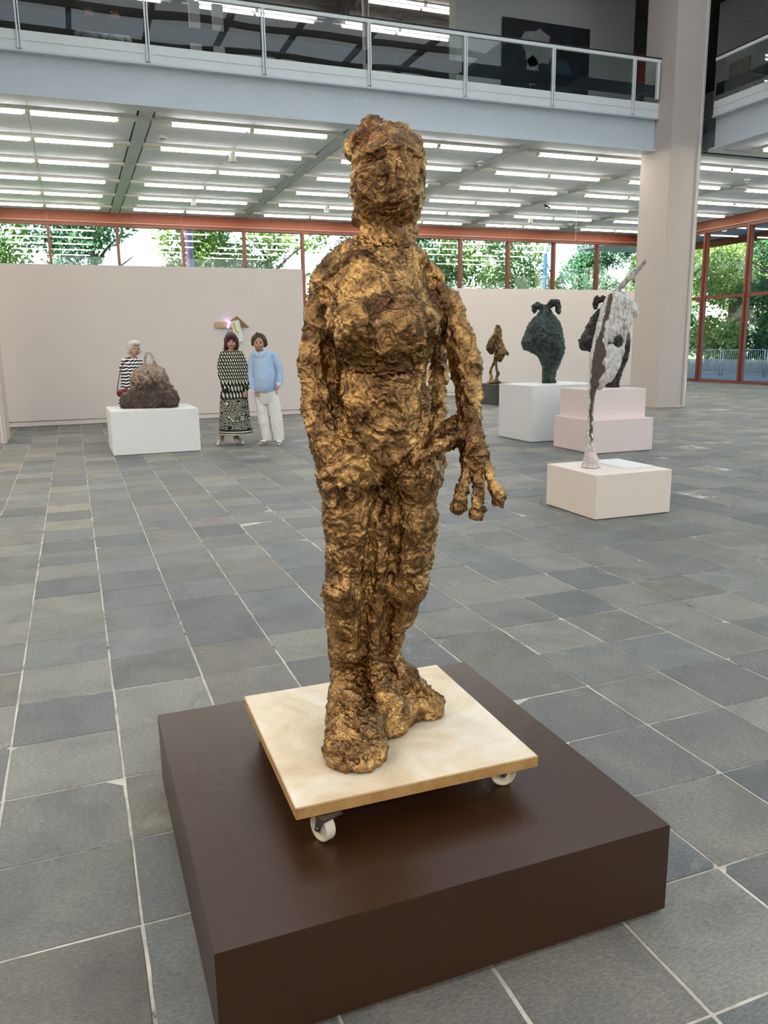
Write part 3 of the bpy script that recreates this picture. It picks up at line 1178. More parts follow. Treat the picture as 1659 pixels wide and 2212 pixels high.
pm3, _, _ = paint_mat('red_painting', [(150, 50, 40), (170, 60, 46), (110, 40, 36)], 3, 2.0)
pr = at_y(1390, 152, 19.6)
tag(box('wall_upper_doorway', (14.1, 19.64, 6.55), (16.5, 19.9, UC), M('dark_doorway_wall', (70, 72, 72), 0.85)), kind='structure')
painting('painting', (pr[0], 19.6, pr[2] - 0.35), 0, 0.75, 0.75, pm3, 'red painting glimpsed through the doorway beside the big pillar')
ex = tag(empty('exit_sign', (8.93, 18.3, 8.87 + 0.62)), 'small green emergency exit sign at the end of the upper wall', 'exit sign')
GREEN = M('sign_green', (24, 110, 72), 0.4)
MB().box((-0.02, -0.1, -0.1), (0.03, 0.1, 0.1), 0.004).build('panel', GREEN, ex)
MB().prism([(-0.05, -0.01), (0.02, -0.01), (0.02, -0.04), (0.06, 0.005), (0.02, 0.05), (0.02, 0.02), (-0.05, 0.02)], 'x', -0.024, -0.0202).build('arrow', WHITEP, ex)


# ================================================================== brown plinth, trolley, bronze statue
BROWN = M('brown_lacquer', (54, 29, 9), 0.36, var=0.03, scale=3, bump=0.02, bscale=400, spec=0.6)
pl = tag(empty('display_plinth', (0.769, 2.0765, 0)), 'large low dark brown plinth carrying the trolley and bronze statue', 'plinth')
MB().box((-0.6, -0.6, 0.012), (0.6, 0.6, 0.264), 0.0015).build('body', BROWN, pl)
MB().box((-0.575, -0.575, 0.0), (0.575, 0.575, 0.012)).build('recessed_foot', BLACK, pl)


def mdf_mat():
    m, n, b = newmat('mdf_board')
    v = coords(n)
    t = nd(n, 'ShaderNodeTexNoise', Scale=4.5, Detail=7.0, Roughness=0.65, Distortion=0.8)
    n.links.new(v, t.inputs['Vector'])
    c = ramp(n, t.outputs['Fac'], [(0.28, lin(206, 180, 144)), (0.48, lin(224, 206, 178)), (0.66, lin(236, 226, 210))])
    g = nd(n, 'ShaderNodeNewGeometry')
    sx = nd(n, 'ShaderNodeSeparateXYZ')
    n.links.new(g.outputs['Normal'], sx.inputs[0])
    mx = nd(n, 'ShaderNodeMixRGB')
    t2 = nd(n, 'ShaderNodeTexNoise', Scale=30.0, Detail=5.0)
    n.links.new(v, t2.inputs['Vector'])
    c2 = ramp(n, t2.outputs['Fac'], [(0.3, lin(172, 130, 78)), (0.7, lin(198, 160, 106))])
    n.links.new(sx.outputs['Z'], mx.inputs['Fac'])
    n.links.new(c2, mx.inputs['Color1'])
    n.links.new(c, mx.inputs['Color2'])
    n.links.new(mx.outputs[0], b.inputs['Base Color'])
    b.inputs['Roughness'].default_value = 0.5
    return m


WHEELM = M('nylon_wheel', (226, 220, 200), 0.4, var=0.04, scale=20)
STEEL = M('zinc_steel', (130, 130, 132), 0.32, metal=1.0, var=0.08, scale=30)
TZ = 0.384
tr_ = tag(empty('trolley', (0.779, 2.0935, 0.264), math.radians(-0.9)), 'square pale wooden trolley board on white wheels under the statue', 'trolley')
MB().box((-0.35, -0.35, 0.086), (0.35, 0.35, 0.12), 0.002).build('board', mdf_mat(), tr_)


def caster(x, y, ang):
    w_ = empty('caster', (x, y, 0), ang, tr_)
    R_ = 0.0375
    prof = [(0.0, -0.011), (0.012, -0.013), (0.013, -0.010), (0.028, -0.010), (0.031, -0.0145), (R_ - 0.002, -0.0145), (R_, -0.011), (R_, -0.002), (R_ - 0.0012, 0),
            (R_, 0.002), (R_, 0.011), (R_ - 0.002, 0.0145), (0.031, 0.0145), (0.028, 0.010), (0.013, 0.010), (0.012, 0.013), (0.0, 0.011)]
    mb = MB()
    n = 28
    V, F = [], []
    for r_, t in prof:
        for k in range(n):
            V.append((r_ * math.cos(2 * PI * k / n), t, R_ + r_ * math.sin(2 * PI * k / n)))
    for i in range(len(prof) - 1):
        for k in range(n):
            F.append((i * n + k, i * n + (k + 1) % n, (i + 1) * n + (k + 1) % n, (i + 1) * n + k))
    mb.add(V, F, True).build('wheel', WHEELM, w_)
    mb = MB()
    for s in (-1, 1):
        poly = [(-0.033, 0.079), (0.004, 0.079), (0.010, 0.036), (0.004, 0.028), (-0.005, 0.029), (-0.010, 0.038)]
        mb.prism(poly, 'y', s * 0.0165 - 0.0012, s * 0.0165 + 0.0012)
    mb.box((-0.036, -0.0178, 0.076), (0.006, 0.0178, 0.080))
    mb.box((-0.045, -0.03, 0.080), (0.016, 0.03, 0.086))
    mb.build('fork', STEEL, w_)
    MB().tube([(0, -0.0235, R_), (0, 0.0235, R_)], 0.0055, 6).build('axle_bolt', STEEL, w_)
    return w_


for x, y, a in ((-0.274, -0.325, 1.95), (0.285, -0.262, -0.25), (-0.285, 0.285, 0.4), (0.285, 0.285, 2.2)):
    caster(x, y, a)


def bronze_mat(name, gold, mid, dark, rough=(0.26, 0.5), fs=26.0, bump=0.6, metal=1.0):
    m, n, b = newmat(name)
    v = coords(n)
    t = nd(n, 'ShaderNodeTexNoise', Scale=fs * 0.42, Detail=9.0, Roughness=0.68, Distortion=1.3)
    n.links.new(v, t.inputs['Vector'])
    c = ramp(n, t.outputs['Fac'], [(0.30, lin(*dark)), (0.45, lin(*mid)), (0.60, lin(*gold)), (0.74, tuple(min(1, q * 1.15) for q in lin(*gold)))])
    t0 = nd(n, 'ShaderNodeTexNoise', Scale=2.6, Detail=3.0)
    n.links.new(v, t0.inputs['Vector'])
    r0 = ramp(n, t0.outputs['Fac'], [(0.35, (0.78, 0.76, 0.78)), (0.62, (1, 1, 1))])
    mx = nd(n, 'ShaderNodeMixRGB', blend_type='MULTIPLY', Fac=1.0)
    n.links.new(c, mx.inputs['Color1'])
    n.links.new(r0, mx.inputs['Color2'])
    at = nd(n, 'ShaderNodeVertexColor', layer_name='tint')
    mt = nd(n, 'ShaderNodeMixRGB', blend_type='MULTIPLY', Fac=1.0)
    n.links.new(mx.outputs[0], mt.inputs['Color1'])
    n.links.new(at.outputs['Color'], mt.inputs['Color2'])
    n.links.new(mt.outputs[0], b.inputs['Base Color'])
    b.inputs['Metallic'].default_value = metal
    mr = nd(n, 'ShaderNodeMapRange')
    mr.inputs['To Min'].default_value = rough[1]
    mr.inputs['To Max'].default_value = rough[0]
    n.links.new(t.outputs['Fac'], mr.inputs['Value'])
    n.links.new(mr.outputs[0], b.inputs['Roughness'])
    t2 = nd(n, 'ShaderNodeTexNoise', Scale=fs * 2.2, Detail=6.0, Roughness=0.6, Distortion=2.2)
    n.links.new(v, t2.inputs['Vector'])
    bp = nd(n, 'ShaderNodeBump', Strength=bump, Distance=0.012)
    n.links.new(t2.outputs['Fac'], bp.inputs['Height'])
    n.links.new(bp.outputs['Normal'], b.inputs['Normal'])
    return m


BRONZE = bronze_mat('bronze', (200, 162, 106), (132, 102, 70), (62, 48, 40), rough=(0.15, 0.32), bump=0.4)
DS = 2.19


def sp(x, y, dd=0.0):
    return at_fwd(x, y, DS + dd)


def sr(px, dd=0.0):
    return px * mpp(sp(830, 900, dd))


def make_statue(h):
    c = np.array([0.78, 2.1, 0])
    s = SDF((0.30, 1.55, TZ - 0.03), (1.32, 2.65, 2.16), h)
    k = 0.03
    AX = np.stack([np.array(_r0), FWD, np.array([0, 0, 1])], 1)      # across, away, up

    def E(x, y, dd, rx, rd, ry, kk=k, sub=False):
        p = sp(x, y, dd)
        m = mpp(p)
        s.ell(p, (rx * m, rd, ry * m), AX, kk, sub)

    def Cc(pts, kk=k):
        q = [sp(a[0], a[1], a[2]) for a in pts]
        s.chain(q, [a[3] * mpp(z) for a, z in zip(pts, q)], kk)

    # torso: stacked elliptical sections (left px, right px, y px, centre depth, half depth)
    rows = []
    th = math.atan2(_r0.y, _r0.x)
    for l, r, y, dd, hd in [(762, 905, 540, 0.01, .085), (730, 915, 575, 0.0, .105), (708, 938, 625, -0.01, .125), (712, 940, 690, -0.02, .13), (722, 930, 740, -0.015, .13), (726, 924, 800, 0.0, .125), (724, 920, 860, -0.01, .13),
                            (716, 922, 920, -0.02, .14), (700, 930, 980, -0.015, .14), (698, 938, 1030, -0.005, .135)]:
        p = sp((l + r) / 2, y, dd)
        rows.append((p[0], p[1], p[2], (r - l) / 2 * mpp(p), hd, th))
    s.rings(rows, k)
    # neck, head, hair
    Cc([(836, 560, .02, 58), (838, 520, .02, 43), (838, 470, .02, 42)])
    E(842, 392, -0.005, 74, .115, 92, .03)
    E(844, 350, .01, 71, .115, 66, .03)
    E(815, 420, -.03, 50, .085, 46, .02)
    E(868, 430, -.02, 42, .085, 42, .02)
    E(845, 452, -.03, 46, .07, 24, .02)
    E(815, 388, -.085, 42, .04, 50, .02)
    E(850, 425, -.10, 30, .022, 34, .02)
    Cc([(832, 350, -.10, 10), (828, 420, -.115, 15)], .015)
    E(790, 390, -.03, 26, .08, 62, .02)
    E(890, 385, -.0, 20, .09, 60, .02)
    E(835, 447, -.12, 26, .02, 5, .008, True)
    for x, y, dd, r in [(773, 318, .0, 25), (778, 300, -.03, 20), (795, 290, .02, 26), (803, 268, .0, 17), (812, 283, -.03, 18), (830, 292, -.01, 26), (858, 300, -.01, 34), (884, 318, -.01, 30), (895, 335, .02, 22), (766, 330, .02, 18), (786, 338, -.05, 16), (815, 262, .02, 12)]:
        p = sp(x, y, dd)
        s.ell(p, (r * mpp(p),) * 3, None, .012)
    Cc([(890, 400, .05, 18), (888, 450, .05, 19), (880, 498, .04, 18), (872, 520, .03, 18)], .02)
    Cc([(776, 430, .03, 16), (783, 470, .03, 18), (795, 495, .02, 14)], .02)
    # shoulders
    Cc([(836, 545, .01, 42), (765, 566, .01, 41), (722, 604, .01, 38), (712, 622, .0, 36)])
    Cc([(836, 545, .01, 42), (888, 579, .01, 34), (926, 616, .0, 31)])
    # single shelf of the breast
    E(828, 700, -.075, 108, .125, 58, .05)
    E(772, 708, -.085, 58, .125, 50, .05)
    E(884, 706, -.085, 54, .125, 50, .05)
    Cc([(752, 735, -.15, 22), (828, 742, -.16, 24), (905, 733, -.15, 22)], .03)
    # belly, hips
    E(826, 880, -.06, 92, .11, 96, .05)
    E(828, 955, -.09, 88, .085, 60, .04)
    E(748, 1010, -.02, 62, .13, 70, .04)
    E(898, 1020, -.01, 50, .13, 62, .04)
    # arm on the left, closed against the body, hand on the thigh
    Cc([(708, 625, .0, 36), (694, 690, -.01, 34), (682, 790, -.03, 35), (688, 880, -.06, 33), (704, 960, -.09, 32), (720, 1015, -.12, 27)], .02)
    Cc([(722, 1015, -.13, 20), (742, 1050, -.145, 13), (760, 1076, -.15, 10)], .01)
    Cc([(705, 1015, -.12, 18), (712, 1055, -.13, 13), (722, 1090, -.13, 10)], .01)
    Cc([(735, 1000, -.13, 14), (770, 1040, -.15, 10)], .01)
    # inner arm on the right
    Cc([(936, 640, .07, 26), (944, 720, .10, 22), (945, 800, .10, 20), (944, 880, .07, 19), (944, 940, .03, 18), (938, 985, .0, 22)], .015)
    Cc([(936, 985, -.03, 18), (922, 1020, -.06, 12), (914, 1056, -.07, 9)], .01)
    Cc([(944, 990, -.03, 17), (938, 1028, -.05, 12), (930, 1062, -.06, 9)], .01)
    Cc([(950, 1000, .0, 14), (946, 1040, -.02, 10)], .01)
    # outer arm with the big open hand
    Cc([(928, 622, .0, 31), (966, 664, -.01, 32), (990, 730, -.02, 30), (1006, 790, -.02, 31), (1013, 850, -.04, 26), (1014, 910, -.06, 22)], .02)
    Cc([(1014, 905, -.06, 23), (1020, 950, -.08, 25), (1028, 990, -.10, 25)], .015)
    Cc([(1010, 985, -.09, 18), (1045, 985, -.09, 16)], .015)
    Cc([(1010, 990, -.10, 14), (1004, 1032, -.12, 12), (996, 1070, -.13, 13), (991, 1094, -.13, 17)], .004)
    Cc([(1029, 995, -.10, 14), (1032, 1042, -.12, 12), (1032, 1082, -.13, 13), (1031, 1108, -.13, 16)], .004)
    Cc([(1046, 985, -.09, 14), (1058, 1028, -.11, 12), (1071, 1060, -.12, 13), (1079, 1084, -.12, 16)], .004)
    for x, y in ((993, 1092), (1030, 1106), (1079, 1083)):
        E(x, y, -.155, 9, .014, 9, .004, True)
    # thumb bridging back to the hip, and the web above it
    Cc([(1012, 932, -.06, 22), (975, 950, -.09, 17), (940, 966, -.12, 15), (905, 986, -.15, 15), (896, 994, -.15, 16)], .012)
    Cc([(1000, 908, -.03, 16), (968, 920, -.03, 13), (947, 945, -.04, 14), (930, 975, -.05, 14)], .01)
    # thighs, knees, shins
    Cc([(762, 1040, .0, 66), (768, 1120, .0, 66), (764, 1200, .0, 54), (752, 1275, .0, 47), (752, 1330, .02, 43), (752, 1400, .05, 38), (748, 1455, .07, 27), (746, 1490, .08, 24)], .03)
    E(745, 1285, -.05, 42, .05, 34, .03)
    Cc([(890, 1040, .02, 56), (884, 1120, .02, 58), (876, 1200, .02, 54), (874, 1262, .02, 44), (860, 1320, .05, 34), (836, 1380, .08, 28), (822, 1430, .10, 24), (818, 1480, .10, 26)], .03)
    E(905, 1262, -.01, 18, .045, 22, .02)
    # post of clay between the legs
    Cc([(832, 1040, .0, 34), (834, 1110, -.02, 30), (826, 1200, -.01, 30), (812, 1280, .0, 30), (802, 1350, .03, 28), (800, 1430, .06, 28), (806, 1500, .08, 30)], .02)
    # feet and the lump that joins them
    zf = TZ
    def G(x, y, z, r, rz_, kk=.025):
        rr = ray(x, y)
        p = CAMP + rr * ((z - EYE) / rr[2])
        s.ell((p[0], p[1], z), (r, r, rz_), None, kk)
    for x, y, z, r, rz_ in [(746, 1492, .495, .040, .07), (748, 1520, .470, .054, .075), (752, 1548, .450, .062, .066), (757, 1580, .432, .068, .058), (762, 1608, .415, .074, .048), (788, 1596, .42, .052, .05), (792, 1568, .43, .05, .055), (768, 1630, .402, .077, .034), (740, 1622, .405, .05, .035), (806, 1620, .41, .038, .04), (790, 1640, .40, .04, .03), (742, 1640, .40, .034, .03)]:
        G(x, y, z, r, rz_)
    for x, y, z, r, rz_ in [(826, 1510, .47, .055, .07), (845, 1540, .43, .06, .055), (800, 1555, .42, .06, .06), (815, 1580, .40, .05, .04), (868, 1545, .41, .045, .045), (845, 1575, .395, .045, .03), (880, 1530, .42, .04, .045), (905, 1528, .415, .035, .04), (930, 1525, .41, .03, .035), (938, 1538, .40, .026, .028), (945, 1512, .425, .018, .022), (918, 1538, .395, .03, .022)]:
        G(x, y, z, r, rz_)
    E(850, 1470, .10, 34, .06, 44, .02)
    E(885, 1490, .09, 26, .05, 26, .02)
    Cc([(835, 1405, .12, 22), (858, 1432, .13, 17), (888, 1458, .12, 15), (903, 1480, .11, 14), (925, 1500, .10, 15)], .015)
    G_ = lambda pts, kk=.010, sub=True, lift=0.0: s.stroke([(q[0], q[1], q[2] * (1.35 if sub and q[2] >= 5 else 1)) for q in pts], DS - .35, DS + .4, sub, kk, lift)
    # ridges and lumps first
    for pts in ([(722, 575, 9), (745, 560, 9), (775, 553, 10), (806, 562, 8)], [(890, 548, 8), (930, 575, 8), (950, 600, 8)], [(740, 745, 10), (790, 764, 11), (850, 768, 11), (915, 748, 10)],
                [(735, 670, 9), (800, 650, 10), (870, 648, 9), (920, 660, 8)], [(708, 1283, 12), (745, 1292, 12)], [(800, 985, 8), (838, 1000, 9), (872, 985, 8)], [(770, 345, 9), (800, 328, 9), (850, 318, 9), (900, 335, 8)],
                [(780, 905, 6), (800, 870, 6), (830, 860, 6), (868, 878, 6), (880, 915, 6)], [(815, 925, 5), (830, 912, 5), (858, 930, 5)], [(735, 880, 8), (738, 930, 8), (752, 960, 8)], [(690, 1060, 10), (700, 1100, 10)]):
        G_(pts, .012, False)
    G_([(735, 742, 6), (768, 768, 9), (822, 780, 10), (882, 776, 9), (926, 752, 6)], .012)
    G_([(738, 792, 4), (800, 800, 5), (885, 797, 4), (915, 788, 4)])
    G_([(724, 625, 6), (714, 690, 9), (711, 760, 10), (713, 800, 9), (722, 850, 8), (735, 895, 6), (748, 930, 5)], .014)
    G_([(936, 605, 6), (931, 680, 10), (933, 745, 10), (922, 830, 9), (917, 900, 9), (908, 960, 7)], .012)
    G_([(752, 935, 5), (790, 985, 6), (838, 1034, 9)], .012)
    G_([(908, 975, 5), (870, 1005, 6), (842, 1034, 9)], .012)
    G_([(838, 1035, 9), (822, 1080, 8), (810, 1120, 8), (800, 1200, 8), (793, 1300, 9), (786, 1400, 8), (778, 1480, 7), (800, 1530, 5)], .014)
    G_([(842, 1040, 8), (855, 1090, 7), (858, 1150, 7), (850, 1210, 7), (838, 1260, 6)], .012)
    G_([(842, 1300, 6), (834, 1360, 7), (832, 1420, 9), (842, 1455, 9), (880, 1490, 8), (922, 1503, 5)], .012)
    G_([(902, 1000, 4), (905, 1040, 5), (905, 1075, 4)], .008)
    G_([(925, 990, 3), (926, 1030, 3), (924, 1060, 3)], .006)
    G_([(780, 440, 5), (800, 466, 7), (840, 478, 8), (880, 462, 7), (896, 440, 5)], .012)
    G_([(775, 355, 4), (800, 340, 4), (838, 324, 5), (880, 322, 4), (905, 345, 4)], .008)
    G_([(857, 350, 3), (858, 374, 4)], .004)
    G_([(838, 380, 4), (820, 398, 5), (808, 392, 4)], .008)
    G_([(856, 388, 4), (866, 396, 5)], .006)
    G_([(812, 444, 3), (838, 450, 4), (868, 442, 3)], .006)
    G_([(816, 415, 3), (836, 424, 4), (850, 412, 3)], .006)
    G_([(760, 1076, 4), (763, 1078, 4)], .004)
    G_([(745, 1055, 4), (730, 1085, 4)], .006)
    G_([(735, 1500, 4), (760, 1560, 5), (800, 1590, 5), (815, 1610, 4)], .01)
    G_([(720, 1560, 4), (712, 1610, 5)], .008)
    for x in (742, 768, 792, 815):
        G_([(x, 1625, 4), (x + 2, 1648, 5)], .006)
    s.cut_below(TZ + 0.0005)
    return s.mesh()


V, F = make_statue(0.0058)
V = relax(V, F, 2)
foot = V[:, 2] < TZ + 0.012
V2, F2 = subdivide(V, F)
Vd, hh = clay(V2, F2, 31.0, 0.0049, 0.62, seed=3.0)
Vd[:, 2] = np.maximum(Vd[:, 2], TZ + 0.0008)
X_, Y_, _ = proj(Vd)
pat = np.ones((len(Vd), 3))
def patch(x, y, rx, ry, col):
    w_ = np.clip(1.6 - 1.6 * (((X_ - x) / rx) ** 2 + ((Y_ - y) / ry) ** 2) + .9 * perlin(Vd * 18.0), 0, 1)[:, None]
    pat[:] = pat * (1 - w_) + np.array(col) * w_
patch(800, 285, 55, 48, (.80, .68, .68))      # reddish brown hair knot
patch(868, 305, 45, 18, (.62, .62, .70))
patch(700, 580, 26, 30, (.42, .42, .46))
patch(830, 655, 90, 18, (.72, .70, .76))
patch(790, 745, 60, 18, (.75, .68, .64))
st = mesh_np('bronze_statue', Vd - np.array([0.78, 2.1, TZ]), F2, BRONZE, None, True, loc=(0.78, 2.1, TZ), cols=pat)
tag(st, 'tall rough golden bronze statue of a standing figure with one huge open hand', 'statue')


# ================================================================== the other plinths
WHITE = M('plinth_white', (238, 238, 237), 0.55, var=0.015, scale=2)
CREAM = M('plinth_cream', (238, 226, 216), 0.6, var=0.015, scale=2)
PINKW = M('plinth_pink', (238, 221, 217), 0.6, var=0.015, scale=2)
DARKPL = M('plinth_dark', (66, 56, 54), 0.5, var=0.03, scale=3)


def plinth(cx, cy, wx, wy, z0, z1, rz, mat, label, foot=True):
    e = tag(empty('plinth', (cx, cy, z0), rz), label, 'plinth')
    MB().box((-wx / 2, -wy / 2, 0.008 if foot else 0.0), (wx / 2, wy / 2, z1 - z0), 0.002).build('body', mat, e)
    if foot:
        MB().box((-wx / 2 + .02, -wy / 2 + .02, 0), (wx / 2 - .02, wy / 2 - .02, 0.008)).build('foot', BLACK, e)
    return e


plinth(1.063, 12.62, 1.25, 1.18, 0, .64, math.radians(0.6), WHITE, 'long white plinth carrying the squat brown lump sculpture')
plinth(4.515, 5.965, 0.80, 0.78, 0, .395, math.radians(-0.5), CREAM, 'low cream plinth carrying the one-legged white wood sculpture')
plinth(7.19, 11.10, 1.28, 1.02, 0, .87, 0, WHITE, 'tall white plinth carrying the green bronze figure')
plinth(7.09, 9.535, 1.0, 0.98, 0, .461, 0, PINKW, 'lower wider pinkish plinth block of the stacked pair')
plinth(7.13, 9.62, 0.9, 0.80, .461, .865, 0, PINKW, 'upper narrower pinkish plinth block carrying the black figure', False)
plinth(10.16, 18.05, 0.78, 0.95, 0, .512, math.radians(3), DARKPL, 'dark grey plinth carrying the small striding bronze')
pt = tag(empty('base_plate', (4.72, 6.02, .395), math.radians(-0.5)), 'thin white plate lying beside the leg on the low cream plinth', 'plate')
MB().box((-0.17, -0.27, 0), (0.15, 0.27, 0.012), 0.003).build('sheet', WHITE, pt)
MB().box((-0.13, -0.23, 0.012), (0.11, 0.23, 0.014), 0.0005).build('top_face', WHITE, pt)


class PS:
    """implicit sculpture laid out by photo pixel, with real depth: x, y px, dd = metres behind the working plane"""

    def __init__(s, D, x0, x1, y0, y1, depth, h, ox=0, oy=0, sc_=1.0):
        s.D, s.ox, s.oy, s.sc = D, ox, oy, sc_
        pts = np.array([at_fwd(ox + X / sc_, oy + Y / sc_, D + d) for X in (x0, x1) for Y in (y0, y1) for d in (-depth, depth)])
        s.s = SDF(pts.min(0) - .03, pts.max(0) + .03, h)
        s.AX = np.stack([np.array(_r0), FWD, np.array([0, 0, 1])], 1)

    def p(s, x, y, dd=0.0):
        return at_fwd(s.ox + x / s.sc, s.oy + y / s.sc, s.D + dd)

    def m(s, p):
        return mpp(p) / s.sc

    def E(s, x, y, dd, rx, rd, ry, k=.02, sub=False, rot=0.0):
        p = s.p(x, y, dd)
        m = s.m(p)
        A = s.AX
        if rot:
            c, q = math.cos(rot), math.sin(rot)
            A = np.stack([A[:, 0] * c + A[:, 2] * q, A[:, 1], -A[:, 0] * q + A[:, 2] * c], 1)
        s.s.ell(p, (rx * m, rd, ry * m), A, k, sub)
        return s

    def C(s, pts, k=.015, sub=False):
        q = [s.p(a[0], a[1], a[2]) for a in pts]
        for i in range(len(q) - 1):
            s.s.cap(q[i], q[i + 1], pts[i][3] * s.m(q[i]), pts[i + 1][3] * s.m(q[i + 1]), k, sub)
        return s

    def rows(s, rows, k=.02):
        th = math.atan2(_r0.y, _r0.x)
        out = []
        for l, r, y, dd, hd in rows:
            p = s.p((l + r) / 2, y, dd)
            out.append((p[0], p[1], p[2], (r - l) / 2 * s.m(p), hd, th))
        s.s.rings(out, k)
        return s

    def px(s, V):
        """own layout coordinates (X, Y) of points"""
        x, y, _ = proj(V)
        return (x - s.ox) * s.sc, (y - s.oy) * s.sc


def tint_mat(name, rough=0.6, metal=0.0, fs=14.0, lo=0.7, hi=1.3, bump=0.4, bs=60.0):
    m, n, b = newmat(name)
    v = coords(n)
    at = nd(n, 'ShaderNodeVertexColor', layer_name='tint')
    t = nd(n, 'ShaderNodeTexNoise', Scale=fs, Detail=7.0, Roughness=0.65, Distortion=0.8)
    n.links.new(v, t.inputs['Vector'])
    r_ = ramp(n, t.outputs['Fac'], [(0.3, (lo,) * 3), (0.7, (hi,) * 3)])
    mx = nd(n, 'ShaderNodeMixRGB', blend_type='MULTIPLY', Fac=1.0)
    n.links.new(at.outputs['Color'], mx.inputs['Color1'])
    n.links.new(r_, mx.inputs['Color2'])
    n.links.new(mx.outputs[0], b.inputs['Base Color'])
    b.inputs['Roughness'].default_value = rough
    b.inputs['Metallic'].default_value = metal
    t2 = nd(n, 'ShaderNodeTexNoise', Scale=bs, Detail=6.0, Roughness=0.6, Distortion=1.5)
    n.links.new(v, t2.inputs['Vector'])
    bp = nd(n, 'ShaderNodeBump', Strength=bump, Distance=0.015)
    n.links.new(t2.outputs['Fac'], bp.inputs['Height'])
    n.links.new(bp.outputs['Normal'], b.inputs['Normal'])
    return m


def lump(name, S, z0, f, amp, mat, label, colour, fine=.5, seed=0.0, thin=None):
    V, F = S.s.mesh()
    V = relax(V, F, 1)
    V0 = V
    V, h = clay(V, F, f, amp, fine, seed)
    if thin is not None:
        X, Y = S.px(V0)
        k_ = np.clip(thin(X, Y), 0, 1)[:, None]
        V = V0 * k_ + V * (1 - k_)
    V[:, 2] = np.maximum(V[:, 2], z0 + 0.0008)
    X, Y = S.px(V)
    cols = colour(V, X, Y, h)
    lo, hi = V.min(0), V.max(0)
    o_ = np.array([(lo[0] + hi[0]) / 2, (lo[1] + hi[1]) / 2, z0])
    o = mesh_np(name, V - o_, F, mat, None, True, loc=o_, cols=cols)
    return tag(o, label, 'sculpture')


def blend(cols, w):
    w = np.clip(w, 0, 1)[:, None]
    return np.array(lin(*cols[0])) * (1 - w) + np.array(lin(*cols[1])) * w


# --- squat lump with a ring on top (zoom frame: origin 220,680 scale 3.95)
S = PS(float(np.array([1.06, 12.72, 0]) @ FWD), 150, 670, 290, 830, .5, .010, 220, 680, 3.95)
S.rows([(178, 640, 812, 0, .30), (176, 642, 760, 0, .32), (205, 640, 690, 0, .31), (250, 605, 630, 0, .28), (255, 575, 590, 0, .26), (256, 560, 530, 0, .27), (285, 530, 470, 0, .22), (340, 460, 432, 0, .12), (365, 440, 415, 0, .06)], .04)
S.E(230, 740, -.1, 60, .22, 70, .04).E(590, 720, -.1, 60, .22, 90, .04).E(400, 540, -.1, 130, .25, 95, .05)
S.C([(368, 405, 0, 12), (370, 355, 0, 10), (382, 325, 0, 11), (408, 326, 0, 11), (430, 358, 0, 11), (446, 400, 0, 12), (464, 432, 0, 14)], .01)
S.s.cut_below(.641)
LUMPM = tint_mat('fired_clay', 0.45, 0.0, 14, .35, 1.9, .8, 40)
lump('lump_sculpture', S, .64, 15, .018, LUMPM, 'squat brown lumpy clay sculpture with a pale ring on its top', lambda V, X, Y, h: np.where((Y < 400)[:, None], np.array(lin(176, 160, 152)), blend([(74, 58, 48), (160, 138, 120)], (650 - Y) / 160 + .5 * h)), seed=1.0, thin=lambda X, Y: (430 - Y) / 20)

# --- green bronze (origin 1030,620 scale 6.636)
S = PS(float(np.array([7.43, 11.2, 0]) @ FWD), 620, 1300, 150, 1400, .45, .011, 1030, 620, 6.636)
S.rows([(925, 1135, 1382, 0, .10), (935, 1125, 1300, 0, .09), (950, 1140, 1200, 0, .11), (925, 1190, 1100, 0, .15), (890, 1225, 1000, 0, .19), (790, 1245, 940, 0, .23), (680, 1260, 870, 0, .26), (662, 1250, 800, 0, .28), (680, 1235, 700, 0, .28), (720, 1222, 600, 0, .25), (760, 1190, 520, 0, .22), (800, 1140, 450, 0, .17), (870, 1105, 400, 0, .13), (900, 1065, 340, 0, .09), (925, 1050, 300, 0, .07)], .04)
S.E(740, 800, -.08, 90, .18, 110, .05).E(1080, 700, -.1, 120, .2, 160, .05)
S.C([(950, 300, 0, 45), (880, 265, 0, 42), (830, 285, 0, 38), (822, 340, 0, 26), (828, 375, 0, 14)], .02)
S.C([(1010, 300, 0, 40), (1070, 235, 0, 50), (1150, 225, 0, 44), (1160, 290, 0, 42), (1165, 350, 0, 32), (1172, 388, 0, 14)], .02)
S.E(872, 305, -.12, 22, .12, 18, .01, True)
S.s.cut_below(.871)
GREENB = tint_mat('green_bronze', 0.42, 0.35, 9, .5, 1.5, .6, 36)
lump('green_figure', S, .87, 19, .012, GREENB, 'green patinated bronze figure with two drooping ear shapes on white plinth', lambda V, X, Y, h: blend([(30, 38, 34), (84, 100, 94)], .4 + .35 * h + .3 * perlin(V * 6.0) + .35 * perlin(V * 24.0)), seed=2.0)

# --- black figure behind the white sculpture (origin 1170,540 scale 3.75)
S = PS(float(np.array([7.25, 9.75, 0]) @ FWD), 280, 760, 330, 1130, .45, .011, 1170, 540, 3.75)
S.rows([(520, 628, 1113, 0, .09), (530, 630, 1050, 0, .09), (560, 652, 980, 0, .11), (540, 680, 910, 0, .14), (490, 700, 860, 0, .18), (400, 708, 825, 0, .22), (340, 712, 780, 0, .26), (328, 705, 720, 0, .27), (350, 700, 660, 0, .26), (372, 690, 610, 0, .23), (400, 680, 550, 0, .19), (450, 660, 500, 0, .14), (490, 630, 450, 0, .09), (505, 610, 410, 0, .07)], .04)
S.E(352, 745, -.05, 38, .16, 70, .03)
S.C([(560, 430, 0, 24), (500, 398, 0, 24), (450, 400, 0, 26), (438, 440, 0, 22), (432, 470, 0, 12)], .02)
S.C([(570, 430, 0, 24), (620, 375, 0, 24), (660, 372, 0, 20), (672, 400, 0, 18)], .02)
S.s.cut_below(.866)
